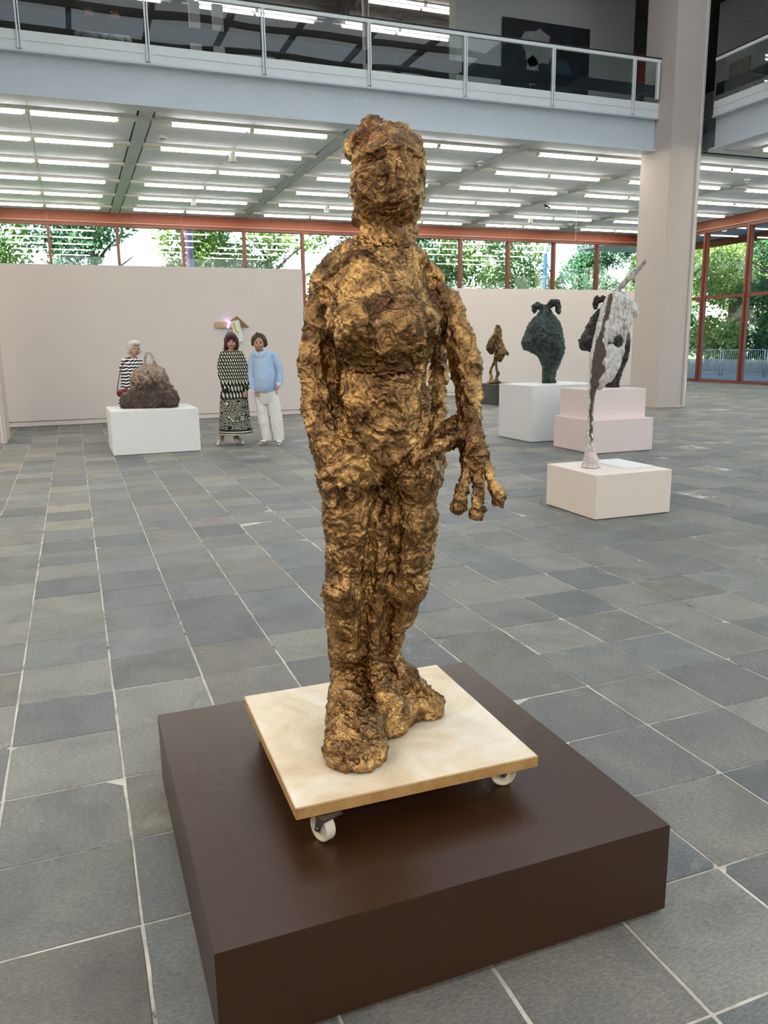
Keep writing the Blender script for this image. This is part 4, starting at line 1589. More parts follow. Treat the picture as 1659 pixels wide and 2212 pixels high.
BLACKB = tint_mat('black_bronze', 0.4, 0.4, 10, .5, 1.6, .6, 40)
lump('black_figure', S, .865, 16, .013, BLACKB, 'black bronze figure standing behind the white wood sculpture', lambda V, X, Y, h: blend([(30, 27, 28), (86, 76, 68)], .25 + .45 * h), seed=5.0)

# --- small striding bronze (origin 1030,620 scale 6.636)
S = PS(float(np.array([10.2, 18.05, 0]) @ FWD), 90, 490, 500, 1420, .4, .014, 1030, 620, 6.636)
S.C([(302, 575, 0, 36), (305, 620, 0, 50), (300, 700, 0, 56), (290, 780, 0, 52), (285, 860, 0, 48), (290, 940, 0, 40), (270, 1010, 0, 26), (265, 1060, 0, 22)], .03)
S.C([(265, 690, .05, 40), (215, 780, .08, 48), (190, 870, .1, 56), (205, 925, .1, 40)], .03)
S.C([(330, 760, -.05, 36), (345, 860, -.08, 48), (350, 960, -.08, 52), (330, 1040, -.06, 38)], .03)
S.C([(350, 880, -.08, 40), (400, 930, -.1, 34), (435, 955, -.1, 20), (440, 975, -.1, 12)], .02)
S.C([(262, 1050, 0, 22), (235, 1110, .02, 18), (205, 1170, .05, 17), (195, 1230, .05, 20), (210, 1290, .05, 22), (200, 1350, 0, 28)], .02)
S.C([(268, 1050, 0, 22), (276, 1110, -.02, 18), (285, 1180, -.05, 18), (305, 1240, -.05, 24), (285, 1300, -.05, 20), (290, 1360, -.08, 26)], .02)
S.C([(180, 1370, -.05, 30), (240, 1360, -.1, 34), (300, 1365, -.1, 30), (345, 1372, -.12, 16)], .03)
S.E(318, 582, -.12, 20, .07, 24, .02, True)
S.s.cut_below(.513)
SMB = tint_mat('brown_bronze', 0.4, 0.7, 10, .5, 1.6, .6, 40)
lump('striding_figure', S, .512, 20, .012, SMB, 'small brown bronze of a hooded striding figure on dark plinth', lambda V, X, Y, h: blend([(62, 46, 38), (170, 136, 92)], .35 + .5 * h), seed=7.0, thin=lambda X, Y: .7 * (Y > 1040))

# --- white wood leg with raised arm (origin 1170,540 scale 3.75)
S = PS(float(np.array([4.42, 5.95, 0]) @ FWD), 290, 890, 40, 1800, .28, .0075, 1170, 540, 3.75)
S.C([(598, 338, 0, 26), (650, 285, 0, 23), (720, 215, .0, 25), (790, 140, 0, 24), (840, 85, 0, 18)], .012)
for pts in ([(590, 375, 0, 42), (660, 420, 0, 58), (720, 480, 0, 52), (755, 515, 0, 30)], [(545, 395, 0, 28), (520, 500, 0, 44), (500, 620, 0, 52), (475, 740, 0, 56), (455, 860, 0, 60), (440, 980, 0, 52), (425, 1080, 0, 40), (412, 1140, 0, 28)],
            [(600, 420, 0, 60), (600, 560, 0, 90), (575, 660, 0, 88)], [(700, 560, 0, 40), (665, 660, 0, 32), (650, 740, 0, 30), (630, 830, 0, 36), (595, 930, 0, 40), (555, 1010, 0, 40), (540, 1050, 0, 28)],
            [(560, 820, 0, 60), (530, 920, 0, 60), (500, 1030, 0, 52), (470, 1100, 0, 36)], [(680, 520, 0, 56), (640, 600, 0, 62)],
            [(408, 1130, 0, 28), (402, 1250, 0, 24), (398, 1380, 0, 24), (388, 1500, 0, 24), (390, 1580, 0, 24)], [(392, 1530, 0, 26), (394, 1640, 0, 42), (398, 1720, 0, 62), (400, 1775, 0, 76)]):
    q = [S.p(a[0], a[1], a[2]) for a in pts]
    for i in range(len(pts) - 1):
        n_ = max(2, int(math.dist(pts[i][:2], pts[i + 1][:2]) / 26))
        for t in range(n_ + 1):
            u = t / n_
            x, y, r = [pts[i][c] + (pts[i + 1][c] - pts[i][c]) * u for c in (0, 1, 3)]
            S.E(x, y, 0, r, min(.075, r * S.m(q[i]) * 1.1) if y < 1500 else r * S.m(q[i]), r, .012)
S.E(625, 742, -.05, 40, .09, 52, .012, True)
S.E(625, 742, .02, 30, .09, 40, .012, True)
t0_, t1_ = S.D - .3, S.D + .3
tp = lambda pts: [(1170 + x / 3.75, 540 + y / 3.75, r / 3.75) for x, y, r in pts]
for pts in ([(700, 420, 4), (698, 500, 5), (715, 570, 5), (690, 660, 5)], [(630, 560, 5), (660, 600, 6), (672, 640, 4)], [(640, 650, 4), (585, 690, 5), (580, 720, 4)], [(625, 400, 3), (620, 540, 3)], [(560, 430, 3), (545, 600, 3)], [(720, 190, 3), (760, 170, 4), (790, 130, 3)], [(590, 480, 3), (580, 620, 3)], [(650, 380, 3), (655, 470, 3)]):
    S.s.stroke(tp(pts), t0_, t1_, True, .003)
S.s.cut_below(.396)
def wcol(V, X, Y, h):
    edge = np.interp(Y, [330, 480, 620, 740, 860, 1000, 1130, 1300, 1500, 1600], [590, 560, 515, 500, 510, 500, 440, 418, 405, 400])
    left = np.interp(Y, [330, 480, 620, 740, 860, 1000, 1130, 1300, 1500, 1600], [540, 520, 485, 440, 415, 405, 395, 388, 388, 395])
    wob = perlin(V * 22.0) * 26
    brown = ((X < edge + wob) & (X > left + wob * .4) & (Y > 350) & (Y < 1590)).astype(float)
    stick = (Y < 340).astype(float)
    c = blend([(228, 226, 224), (96, 82, 74)], brown)
    c = np.where((stick > 0)[:, None], np.array(lin(196, 190, 186)) * (1 + .3 * h[:, None]), c)
    c = np.where((Y > 1590)[:, None], blend([(206, 186, 188), (240, 228, 230)], .5 + .6 * perlin(V * 30.0)), c)
    crk = np.clip(1 - np.abs(perlin(warp(V, 6.0, .03) * np.array([34, 34, 7.0]))) * 2.2, 0, 1) ** 9
    crk = crk * ((Y < 1590) & (brown < .5))
    c = c * (1 - .72 * crk[:, None])
    c = c * (1 + .22 * perlin(V * np.array([60, 60, 12.0]))[:, None])
    hole = (((X - 622) / 40) ** 2 + ((Y - 742) / 50) ** 2 < 1)
    c = np.where(hole[:, None], np.array(lin(120, 118, 114)), c)
    return np.clip(c, 0, 1)
WOODW = tint_mat('whitewashed_wood', 0.65, 0.0, 22, .72, 1.12, .5, 70)
lump('wood_sculpture', S, .395, 30, .004, WOODW, 'tall whitewashed wood sculpture on one thin leg with raised arm', wcol, seed=9.0)

# ================================================================== wall piece on the left partition
wp = tag(empty('wall_assemblage', (3.3, 17.6, 1.85)), 'assemblage of plank, triangle, white panel and purple neon on the wall', 'artwork')
PLY = M('plywood', (206, 172, 136), 0.6, var=0.08, scale=12)
OLIVE = M('olive_board', (150, 122, 66), 0.6, var=0.12, scale=12)
YEL = M('yellow_paint', (216, 208, 70), 0.6)
NEON = M('neon_tube', (220, 170, 255), 0.4, emit=((0.48, 0.30, 1.0), 7.0))
MB().box((-0.36, -0.05, 0.085), (0.02, -0.002, 0.215)).build('plank', PLY, wp)
MB().prism([(-0.02, 0.24), (0.12, 0.335), (0.37, 0.10), (0.19, 0.10)], 'y', -0.045, -0.002).build('triangle', OLIVE, wp)
MB().prism([(-0.01, 0.225), (0.15, 0.25), (0.235, -0.19), (0.03, -0.24)], 'y', -0.075, -0.05).build('white_panel', WHITE, wp)
MB().prism([(0.0, 0.2), (0.055, 0.19), (0.085, 0.04), (0.15, -0.02), (0.12, -0.04), (0.05, 0.0), (0.03, 0.1)], 'y', -0.079, -0.0752).build('yellow_mark', YEL, wp)
MB().tube([(-0.13, -0.07, 0.25), (-0.075, -0.07, 0.222), (-0.045, -0.07, 0.20)], 0.014, 8).build('neon', NEON, wp)
MB().tube([(-0.045, -0.07, 0.2), (-0.085, -0.07, 0.14), (-0.088, -0.07, 0.08)], 0.014, 8).build('neon', NEON, wp)
MB().tube([(-0.09, -0.06, 0.08), (-0.11, -0.05, -0.1), (-0.09, -0.04, -0.28)], 0.005, 6).build('wire', DARKP, wp)


# ================================================================== people
class Ex:
    """node maths with operators"""
    n = None

    def __init__(s, sock):
        s.o = sock

    @staticmethod
    def op(name, *a):
        m = nd(Ex.n, 'ShaderNodeMath', operation=name)
        for i, x in enumerate(a):
            if isinstance(x, Ex):
                Ex.n.links.new(x.o, m.inputs[i])
            else:
                m.inputs[i].default_value = float(x)
        return Ex(m.outputs[0])

    def __add__(s, b): return Ex.op('ADD', s, b)
    def __sub__(s, b): return Ex.op('SUBTRACT', s, b)
    def __rsub__(s, b): return Ex.op('SUBTRACT', b, s)
    def __mul__(s, b): return Ex.op('MULTIPLY', s, b)
    def __truediv__(s, b): return Ex.op('DIVIDE', s, b)
    def frac(s): return Ex.op('FRACT', s)
    def floor(s): return Ex.op('FLOOR', s)
    def sin(s): return Ex.op('SINE', s)
    def abs(s): return Ex.op('ABSOLUTE', s)
    def lt(s, b): return Ex.op('LESS_THAN', s, b)
    def gt(s, b): return Ex.op('GREATER_THAN', s, b)


def cloth_mat(name, dark, light, build):
    m, n, b = newmat(name)
    Ex.n = n
    tc = nd(n, 'ShaderNodeTexCoord')
    sx = nd(n, 'ShaderNodeSeparateXYZ')
    n.links.new(tc.outputs['Object'], sx.inputs[0])
    f = build(n, Ex(sx.outputs['X']), Ex(sx.outputs['Y']), Ex(sx.outputs['Z']), tc.outputs['Object'])
    mx = nd(n, 'ShaderNodeMixRGB')
    n.links.new(f.o, mx.inputs['Fac'])
    mx.inputs['Color1'].default_value = (*lin(*dark), 1)
    mx.inputs['Color2'].default_value = (*lin(*light), 1)
    n.links.new(mx.outputs[0], b.inputs['Base Color'])
    b.inputs['Roughness'].default_value = 0.85
    b.inputs['Specular IOR Level'].default_value = 0.2
    return m


def leaf_dress(n, x, y, z, vec):
    def leaves(w_, a_):
        row = (z / a_)
        par = row.floor() * 0.5
        fu = (x / w_ + par + row.frac() * 0.28).frac()
        prof = (row.frac() * PI).sin() * 0.31
        return (fu - 0.5).abs().lt(prof)
    top = leaves(0.034, 0.052)
    mid = leaves(0.05, 0.105)
    vo = nd(n, 'ShaderNodeTexVoronoi', Scale=9.5)
    n.links.new(vec, vo.inputs['Vector'])
    d = Ex(vo.outputs['Distance'])
    ring = (d * 5.2).frac()
    nz = nd(n, 'ShaderNodeTexNoise', Scale=26.0, Detail=2.0, Distortion=2.0)
    n.links.new(vec, nz.inputs['Vector'])
    flo = (ring + (Ex(nz.outputs['Fac']) - 0.5) * 0.9).lt(0.36)
    fz = z.lt(0.72)
    mz = z.lt(1.0)
    s = top * (1 - mz) + mid * (mz * (1 - fz)) + flo * fz
    st1 = z.gt(0.205) * z.lt(0.225)
    st2 = z.gt(0.165) * z.lt(0.19)
    lowb = z.lt(0.25)
    return s * (1 - lowb) + (st1 + st2)


def wave_dress(n, x, y, z, vec):
    a = ((x + y * 0.6) * 52.0).sin().abs() * 0.016
    return ((z + a) / 0.052).frac().lt(0.52)


def shirt_fn(n, x, y, z, vec):
    nz = nd(n, 'ShaderNodeTexNoise', Scale=9.0, Detail=3.0)
    n.links.new(vec, nz.inputs['Vector'])
    return Ex(nz.outputs['Fac'])


SKINM = tint_mat('skin', 0.55, 0.0, 10, .93, 1.06, .1, 120)
HAIRM = tint_mat('hair', 0.5, 0.0, 30, .7, 1.3, .6, 130)
LEAFD = cloth_mat('leaf_print_knit', (28, 28, 28), (206, 204, 182), leaf_dress)
WAVED = cloth_mat('wave_print_cotton', (22, 22, 30), (238, 238, 238), wave_dress)
SHIRT = cloth_mat('blue_shirt_cotton', (164, 190, 224), (184, 206, 234), shirt_fn)
TROUS = M('white_trousers', (236, 234, 230), 0.85, var=0.03)
SHOEW = M('white_leather', (238, 234, 224), 0.55, var=0.03)
SOLE = M('shoe_sole', (210, 204, 192), 0.7)
KNITB = M('black_knit', (24, 24, 26), 0.85)
CREAMK = M('cream_knit', (206, 204, 182), 0.85)
CUFFW = M('patterned_cuff', (214, 218, 226), 0.8, var=0.25, scale=60)


def part(name, S, mat, parent, o_, col=None, sm=1, fold=0.0):
    V, F = S.s.mesh()
    V = relax(V, F, sm)
    if fold:
        N = vnormals(V, F)
        q = V * np.array([1, 1, .45])
        V = V + N * (fold * (0.5 - np.abs(perlin(warp(q, 5.0, .06) * 9.0))))[:, None]
    X, Y = S.px(V)
    cols = None
    if col is not None:
        cols = col(V, X, Y) if callable(col) else np.tile(np.array(lin(*col)), (len(V), 1))
    return mesh_np(name, V - o_, F, mat, parent, True, cols=cols)


def hand(S, wx, wy, dd, ang, r=5.0, L=1.0, side=1, curl=.03):
    """palm and five fingers hanging from wrist pixel (wx, wy); ang = lean in the picture, side = thumb side"""
    c, s_ = math.cos(ang), math.sin(ang)
    P_ = lambda u, v: (wx + u * c + v * s_, wy - u * s_ + v * c)
    a, b = P_(0, 0), P_(0, 46 * L)
    S.C([(*a, dd, r * 3.4), (*P_(0, 20 * L), dd, r * 4.6), (*b, dd - .005, r * 4.6)], .01)
    for i, (u, ln) in enumerate(((-16, 52), (-5.5, 60), (5.5, 56), (16, 44))):
        p0 = P_(u, 44 * L)
        p1 = P_(u * 1.15, 44 * L + ln * .5 * L)
        p2 = P_(u * 1.1, 44 * L + ln * L)
        S.C([(*p0, dd, r * 1.35), (*p1, dd - curl * .4, r * 1.25), (*p2, dd - curl * (1 + .1 * i) + .01, r * 1.05)], .003)
    t0, t1, t2 = P_(side * 14, 12 * L), P_(side * 30, 34 * L), P_(side * 32, 58 * L)
    S.C([(*t0, dd - .01, r * 1.8), (*t1, dd - .02, r * 1.5), (*t2, dd - .03, r * 1.2)], .005)


def face(S, cx, cy, w, h, dd, yaw=0.0):
    """head px: centre, half width, half height; adds nose, brow, sockets, lips, chin, ears"""
    k = h / 100.0
    dx = yaw * w
    S.E(cx, cy - .12 * h, dd + .012, w, .098, .86 * h, .02)
    S.E(cx + dx * .3, cy + .42 * h, dd - .012, w * .74, .078, .52 * h, .03)
    S.E(cx + dx * .5, cy + .82 * h, dd - .055, w * .34, .03, .17 * h, .02)
    S.C([(cx + dx, cy - .02 * h, dd - .088, 6 * k), (cx + dx * 1.15, cy + .30 * h, dd - .108, 10 * k)], .012)
    for s_ in (-1, 1):
        S.E(cx + dx * .9 + s_ * .36 * w, cy + .06 * h, dd - .098, w * .2, .014, .085 * h, .01, True)
        S.E(cx + s_ * .98 * w, cy + .16 * h, dd + .02, w * .1, .018, .2 * h, .006)
        S.E(cx + dx * .7 + s_ * .42 * w, cy + .35 * h, dd - .07, w * .26, .02, .2 * h, .02)
    S.E(cx + dx, cy + .56 * h, dd - .09, w * .3, .012, .05 * h, .008)
    S.E(cx + dx, cy + .64 * h, dd - .088, w * .26, .012, .05 * h, .008)


def face_tint(skin, lips, brow, cx, cy, w, h, yaw=0.0):
    def f(V, X, Y):
        c = np.tile(np.array(lin(*skin)), (len(V), 1))
        dx = yaw * w
        def blobm(x, y, rx, ry):
            return (((X - x) / rx) ** 2 + ((Y - y) / ry) ** 2 < 1)
        head = (np.abs(X - cx) < w * 1.1) & (Y < cy + h)
        front = head
        c[front & blobm(cx + dx, cy + .6 * h, .3 * w, .085 * h)] = lin(*lips)
        for s_ in (-1, 1):
            c[front & blobm(cx + dx * .9 + s_ * .36 * w, cy + .07 * h, .18 * w, .05 * h)] = lin(60, 44, 40)
            c[front & blobm(cx + dx * .9 + s_ * .37 * w, cy - .1 * h, .24 * w, .035 * h)] = lin(*brow)
        return c
    return f


def eyes(S, o_, par, cx, cy, w, h, dd, yaw=0.0):
    for s_ in (-1, 1):
        p = S.p(cx + yaw * w * .9 + s_ * .36 * w, cy + .07 * h, dd - .072)
        mb = MB()
        n = 10
        V, F = [], []
        for i in range(7):
            for k in range(n):
                t, u = PI * i / 6, 2 * PI * k / n
                V.append((p[0] - o_[0] + .0125 * math.sin(t) * math.cos(u), p[1] - o_[1] + .0125 * math.sin(t) * math.sin(u), p[2] - o_[2] + .0125 * math.cos(t)))
        for i in range(6):
            for k in range(n):
                F.append((i * n + k, i * n + (k + 1) % n, (i + 1) * n + (k + 1) % n, (i + 1) * n + k))
        mb.add(V, F, True).build('eye', M('eye_dark', (70, 60, 56), 0.25), par)


HV = .0085
# ---------------------------------------------------------------- woman in the patterned knit dress (origin 440,680 scale 7.375)
WX = lambda D, x0, x1, y0, y1, d=.3, h=HV: PS(D, x0, x1, y0, y1, d, h, 440, 680, 7.375)
base = at_z(440 + 450 / 7.375, 680 + 2066 / 7.375, 0)
DW = float(base @ FWD)
ow = np.array([base[0], base[1], 0.0])
pw = tag(empty('person', ow), 'person with dark red bob in a black and cream patterned long dress', 'person')
S = WX(DW, 180, 800, 270, 2100, .3, .007)
face(S, 440, 425, 82, 118, .0, .02)
S.C([(440, 500, .03, 40), (440, 590, .03, 42)], .02)
S.C([(440, 600, .03, 60), (450, 800, .03, 110), (460, 1100, .03, 120), (470, 1250, .03, 110)], .03)
S.C([(440, 610, .03, 45), (300, 640, .03, 40), (262, 820, .03, 34), (300, 1010, -.04, 30), (372, 1180, -.12, 22), (402, 1245, -.14, 18)], .02)
S.C([(440, 610, .03, 45), (590, 640, .03, 40), (662, 820, .03, 32), (672, 1010, -.04, 30), (672, 1190, -.10, 20), (668, 1240, -.11, 17)], .02)
S.C([(420, 1250, .03, 80), (350, 1600, .03, 52), (300, 1900, .02, 34), (285, 1990, .02, 28)], .02)
S.C([(520, 1250, .03, 80), (530, 1600, .05, 52), (520, 1880, .05, 32), (530, 1960, .05, 28)], .02)
hand(S, 408, 1250, -.145, .10, 4.6, 1.0, 1)
hand(S, 664, 1228, -.115, .02, 4.6, .85, -1)
for x, y, dx_ in ((285, 1995, -30), (530, 1965, 60)):
    S.C([(x, y - 20, .02, 26), (x + dx_, y + 50, -.06, 22)], .02)
S.s.cut_below(.004)
part('body', S, SKINM, pw, ow, face_tint((196, 150, 128), (140, 52, 52), (70, 40, 36), 440, 425, 82, 118, .02))
eyes(S, ow, pw, 440, 425, 82, 118, .0, .02)
S = WX(DW, 190, 830, 540, 1960, .35, .008)
S.rows([(255, 790, 1900, .03, .25), (258, 740, 1700, .03, .22), (262, 710, 1450, .03, .20), (270, 690, 1250, .02, .19), (290, 680, 1050, .02, .18), (296, 660, 900, .02, .17), (285, 640, 760, .03, .16), (262, 620, 670, .03, .14), (300, 590, 615, .03, .11), (360, 520, 590, .03, .085)], .03)
S.E(440, 610, .02, 170, .1, 46, .03)
S.C([(300, 640, .03, 52), (264, 800, .0, 48), (276, 960, -.03, 50), (330, 1100, -.09, 50), (378, 1195, -.13, 48)], .006)
S.C([(585, 640, .03, 52), (655, 800, .0, 44), (672, 960, -.03, 44), (678, 1100, -.08, 44), (674, 1170, -.10, 42)], .006)
S.C([(440, 560, .0, 66), (440, 480, .0, 60)], .0, True)
pp = S.p(255, 1935, .03)
pq = S.p(790, 1868, .03)
dz = float(pq[2] - pp[2])
ac = np.array(_r0)
slope = dz / float((pq - pp) @ ac)
S.s.cut_plane(pp, np.array([0, 0, -1.0]) + slope * ac)
dress = part('dress', S, LEAFD, pw, ow, None, 2, .012)
for nm, pts, r, mt in (('cuff', [(366, 1180, -.125), (394, 1222, -.138)], 54, KNITB), ('cuff', [(674, 1150, -.098), (674, 1186, -.105)], 47, KNITB)):
    MB().tube([S.p(*q) - ow for q in pts], [r * S.m(S.p(*pts[0])) * 1.03] * 2, 18, False).build(nm, mt, pw)
def hair_part(S, par, o_, col, nm='hair'):
    return part(nm, S, HAIRM, par, o_, col, 1, .006)
S = WX(DW, 290, 600, 250, 620, .2, .007)
S.E(440, 400, .035, 102, .125, 128, .02)
S.C([(362, 400, .03, 40), (362, 500, .03, 38), (352, 560, .03, 30), (335, 545, .02, 14)], .02)
S.C([(518, 400, .03, 38), (520, 500, .03, 36), (520, 560, .03, 28)], .02)
S.E(440, 520, .09, 95, .05, 60, .03)
S.E(440, 352, -.03, 84, .09, 56, .02)
S.E(442, 500, -.13, 70, .125, 112, .006, True)
hair_part(S, pw, ow, (74, 26, 32))
for pts in ([(300, 1985, .06, 30), (262, 2030, -.02, 34), (225, 2065, -.08, 24)], [(500, 1965, .06, 34), (560, 2005, .0, 36), (625, 2035, -.05, 26)]):
    S = WX(DW, 150, 720, 1920, 2120, .25, .006)
    S.C(pts, .02)
    x0_, y0_ = pts[1][0], pts[1][1]
    S.E(x0_, y0_ - 70, .04, 34, .06, 34, .01, True)
    S.s.cut_below(.012)
    sh = part('shoe', S, SHOEW, pw, ow)
    S2 = WX(DW, 150, 720, 1920, 2120, .25, .006)
    S2.C([(p_[0], p_[1] + 8, p_[2], p_[3] * 1.04) for p_ in pts], .02)
    S2.s.cut_below(.001)
    S2.s.cut_plane((0, 0, .02), (0, 0, 1))
    part('sole', S2, SOLE, sh, ow)

# ---------------------------------------------------------------- man in the blue shirt
base = at_z(440 + 1080 / 7.375, 680 + 2062 / 7.375, 0)
DMn = float(base @ FWD)
om = np.array([base[0], base[1], 0.0])
pm_ = tag(empty('person', om), 'person in a light blue shirt and white trousers with one hand in pocket', 'person')
S = WX(DMn, 680, 1330, 270, 2120, .32, .007)
face(S, 878, 445, 88, 122, .0, -.04)
S.C([(885, 520, .03, 52), (900, 620, .03, 58)], .02)
S.C([(915, 640, .03, 70), (940, 850, .03, 130), (970, 1050, .02, 140), (990, 1200, .03, 130)], .03)
S.C([(900, 645, .03, 45), (800, 672, .03, 40), (752, 830, .02, 36), (748, 1000, -.01, 30), (790, 1180, -.08, 22), (812, 1210, -.09, 20)], .02)
S.C([(930, 645, .03, 45), (1108, 662, .04, 42), (1195, 830, .03, 38), (1215, 1000, .01, 32), (1190, 1130, -.06, 24), (1165, 1170, -.07, 22)], .02)
S.C([(920, 1250, .03, 95), (960, 1550, .03, 70), (1000, 1850, .03, 48), (1010, 1980, .03, 36)], .02)
S.C([(1080, 1250, .03, 95), (1140, 1550, .03, 70), (1190, 1850, .02, 48), (1205, 1990, .02, 36)], .02)
hand(S, 815, 1215, -.095, .48, 5.4, .95, 1, .04)
hand(S, 1166, 1160, -.075, -.1, 5.0, .5, -1, .02)
S.C([(1000, 1985, .04, 34), (950, 2030, -.05, 30), (915, 2050, -.1, 22)], .02)
S.C([(1205, 1990, .03, 34), (1205, 2035, -.06, 30), (1200, 2060, -.11, 24)], .02)
for i, (x, y) in enumerate(((890, 2050), (900, 2058), (912, 2062), (1172, 2062), (1188, 2066), (1206, 2066), (1222, 2064), (1236, 2060))):
    S.E(x, y, -.13, 10, .022, 10, .004)
S.s.cut_below(.018)
part('body', S, SKINM, pm_, om, face_tint((190, 142, 116), (138, 84, 74), (66, 48, 40), 878, 445, 88, 122, -.04))
eyes(S, om, pm_, 878, 445, 88, 122, .0, -.04)
S = WX(DMn, 680, 1340, 500, 1300, .32, .008)
S.rows([(832, 1140, 1235, .01, .17), (815, 1145, 1150, .0, .18), (800, 1145, 1000, .0, .18), (795, 1130, 860, .01, .165), (785, 1115, 740, .02, .15), (770, 1105, 660, .03, .125), (800, 1040, 600, .035, .10), (835, 985, 560, .035, .08)], .03)
S.E(940, 640, .03, 200, .11, 56, .03)
S.C([(800, 670, .03, 62), (758, 820, .02, 50), (752, 980, -.01, 46), (775, 1110, -.06, 44), (790, 1185, -.08, 42)], .005)
S.C([(1105, 650, .04, 64), (1190, 820, .03, 54), (1215, 960, .02, 50), (1212, 1060, -.02, 46), (1190, 1110, -.04, 44)], .005)
S.C([(890, 560, -.02, 62), (895, 480, -.02, 70)], .0, True)
S.C([(892, 560, -.17, 42), (895, 690, -.18, 6)], .004, True)
S.s.cut_plane(S.p(990, 1222, 0), (0, 0, -1))
shirt = part('shirt', S, SHIRT, pm_, om, None, 2, .014)
def strip(S, name, pts, w_, mat, par, o_, th=.004):
    mb = MB()
    P_ = [Vector(S.p(*q) - o_) for q in pts]
    a = Vector(_r0)
    V = []
    for p_ in P_:
        V += [p_ - a * w_ / 2, p_ + a * w_ / 2]
    Fq = Vector(FWD) * th
    n = len(V)
    V += [v + Fq for v in V]
    F = []
    for i in range(len(P_) - 1):
        j = 2 * i
        F += [(j, j + 1, j + 3, j + 2), (n + j, n + j + 2, n + j + 3, n + j + 1), (j, j + 2, n + j + 2, n + j), (j + 1, n + j + 1, n + j + 3, j + 3)]
    F += [(0, n, n + 1, 1), (n - 2, n - 1, 2 * n - 1, 2 * n - 2)]
    return mb.add(V, F, True).build(name, mat, par)
COLL = M('shirt_collar', (206, 220, 240), 0.8)
for sx_ in (-1, 1):
    MB().tube([S.p(895 + sx_ * 14 - (8 if sx_ < 0 else -10), 680, -.135) - om, S.p(893 + sx_ * 62, 600, -.085) - om, S.p(905 + sx_ * 78, 545, -.01) - om], [.008, .02, .014], 8, True, .35).build('collar', COLL, pm_)
MB().tube([S.p(772, 1235, -.09) - om, S.p(798, 1195, -.085) - om], [.044, .042], 14, False).build('cuff', CUFFW, pm_)
MB().tube([S.p(1212, 1085, -.03) - om, S.p(1190, 1120, -.05) - om, S.p(1165, 1130, -.06) - om], [.047, .046, .042], 14, False).build('cuff', CUFFW, pm_)
MB().tube([S.p(1220, 1100, -.02) - om, S.p(1285, 1165, -.04) - om], [.02, .006], 8, True, .4).build('cuff_tip', CUFFW, pm_)
S = WX(DMn, 760, 1340, 1130, 2040, .32, .008)
S.rows([(850, 1170, 1420, .02, .09), (826, 1185, 1330, .02, .125), (830, 1165, 1250, .02, .145), (840, 1150, 1170, .02, .15)], .03)
S.C([(905, 1320, .02, 88), (935, 1500, .02, 88), (965, 1700, .02, 88), (1000, 1900, .02, 76), (1012, 1975, .02, 74)], .02)
S.C([(1090, 1320, .02, 98), (1130, 1500, .02, 96), (1165, 1700, .02, 94), (1190, 1900, .02, 84), (1198, 1985, .02, 80)], .006)
S.s.cut_below(.055)
S.s.cut_plane(S.p(990, 1178, 0), (0, 0, 1))
part('trousers', S, TROUS, pm_, om, None, 2, .014)
S = WX(DMn, 740, 1020, 260, 560, .2, .007)
S.E(880, 395, .04, 118, .12, 100, .02)
S.C([(790, 420, .02, 32), (785, 470, .03, 26)], .02)
S.C([(975, 420, .02, 34), (985, 470, .03, 32), (975, 500, .03, 22)], .02)
S.C([(850, 305, -.02, 26), (930, 330, -.02, 26)], .02)
S.E(880, 475, -.14, 84, .15, 132, .006, True)
hair_part(S, pm_, om, (72, 52, 42))
for pts in ([(1010, 1990, .05, 34), (950, 2032, -.06, 36), (900, 2052, -.11, 26)], [(1205, 2000, .05, 34), (1205, 2040, -.07, 36), (1203, 2062, -.13, 30)]):
    S = WX(DMn, 840, 1320, 1930, 2120, .28, .006)
    S.C(pts, .02)
    S.s.cut_below(.001)
    S.s.cut_plane((0, 0, .026), (0, 0, 1))
    sd_ = part('sandal', S, SOLE, pm_, om)
    for t in (.25, .62):
        S = WX(DMn, 840, 1320, 1930, 2120, .28, .006)
        a, b = pts[1], pts[2]
        x, y, d_ = [a[i] + (b[i] - a[i]) * (t - .35) for i in range(3)]
        S.E(x, y - 12, d_, 44, .034, 26, .0)
        S.E(x, y - 2, d_, 34, .06, 22, .0, True)
        S.s.cut_below(.01)
        part('strap', S, SHOEW, sd_, om)

# ---------------------------------------------------------------- white-haired woman behind the lump (origin 220,680 scale 3.95)
KX = lambda D, x0, x1, y0, y1, d=.3, h=HV: PS(D, x0, x1, y0, y1, d, h, 220, 680, 3.95)
Dk = float(np.array([0.80, 13.75, 0]) @ FWD)
fy = float((proj(np.array([0.80, 13.75, 0]))[1] - 680) * 3.95)
ok_ = np.array([*at_fwd(220 + 240 / 3.95, 680 + fy / 3.95, Dk)[:2], 0.0])
pk = tag(empty('person', ok_), 'person with white bob in a black and white wave dress behind the lump', 'person')
S = KX(Dk, 100, 400, 200, 1150, .3, .007)
face(S, 284, 292, 42, 60, .0, .25)
S.C([(270, 330, .03, 22), (262, 372, .03, 24)], .02)
S.C([(258, 385, .03, 34), (250, 520, .03, 56), (245, 650, .03, 60)], .03)
S.C([(250, 385, .03, 24), (200, 400, .02, 22), (182, 470, .0, 19), (200, 515, -.06, 16), (255, 525, -.10, 13), (280, 520, -.11, 10)], .015)
S.C([(262, 385, .03, 24), (318, 400, .03, 20), (338, 470, .02, 16), (330, 540, -.04, 13), (305, 560, -.08, 10)], .015)
S.C([(222, 660, .03, 40), (215, 880, .03, 26), (212, 1060, .03, 16), (212, 1090, .02, 14)], .02)
S.C([(272, 660, .03, 40), (272, 880, .03, 26), (270, 1060, .03, 16), (270, 1090, .02, 14)], .02)
hand(S, 280, 518, -.112, 1.45, 2.4, .5, -1)
hand(S, 305, 560, -.085, -.8, 2.4, .5, 1)
for x in (212, 270):
    S.C([(x, 1092, .02, 14), (x - 4, 1104, -.09, 11)], .02)
S.s.cut_below(.004)
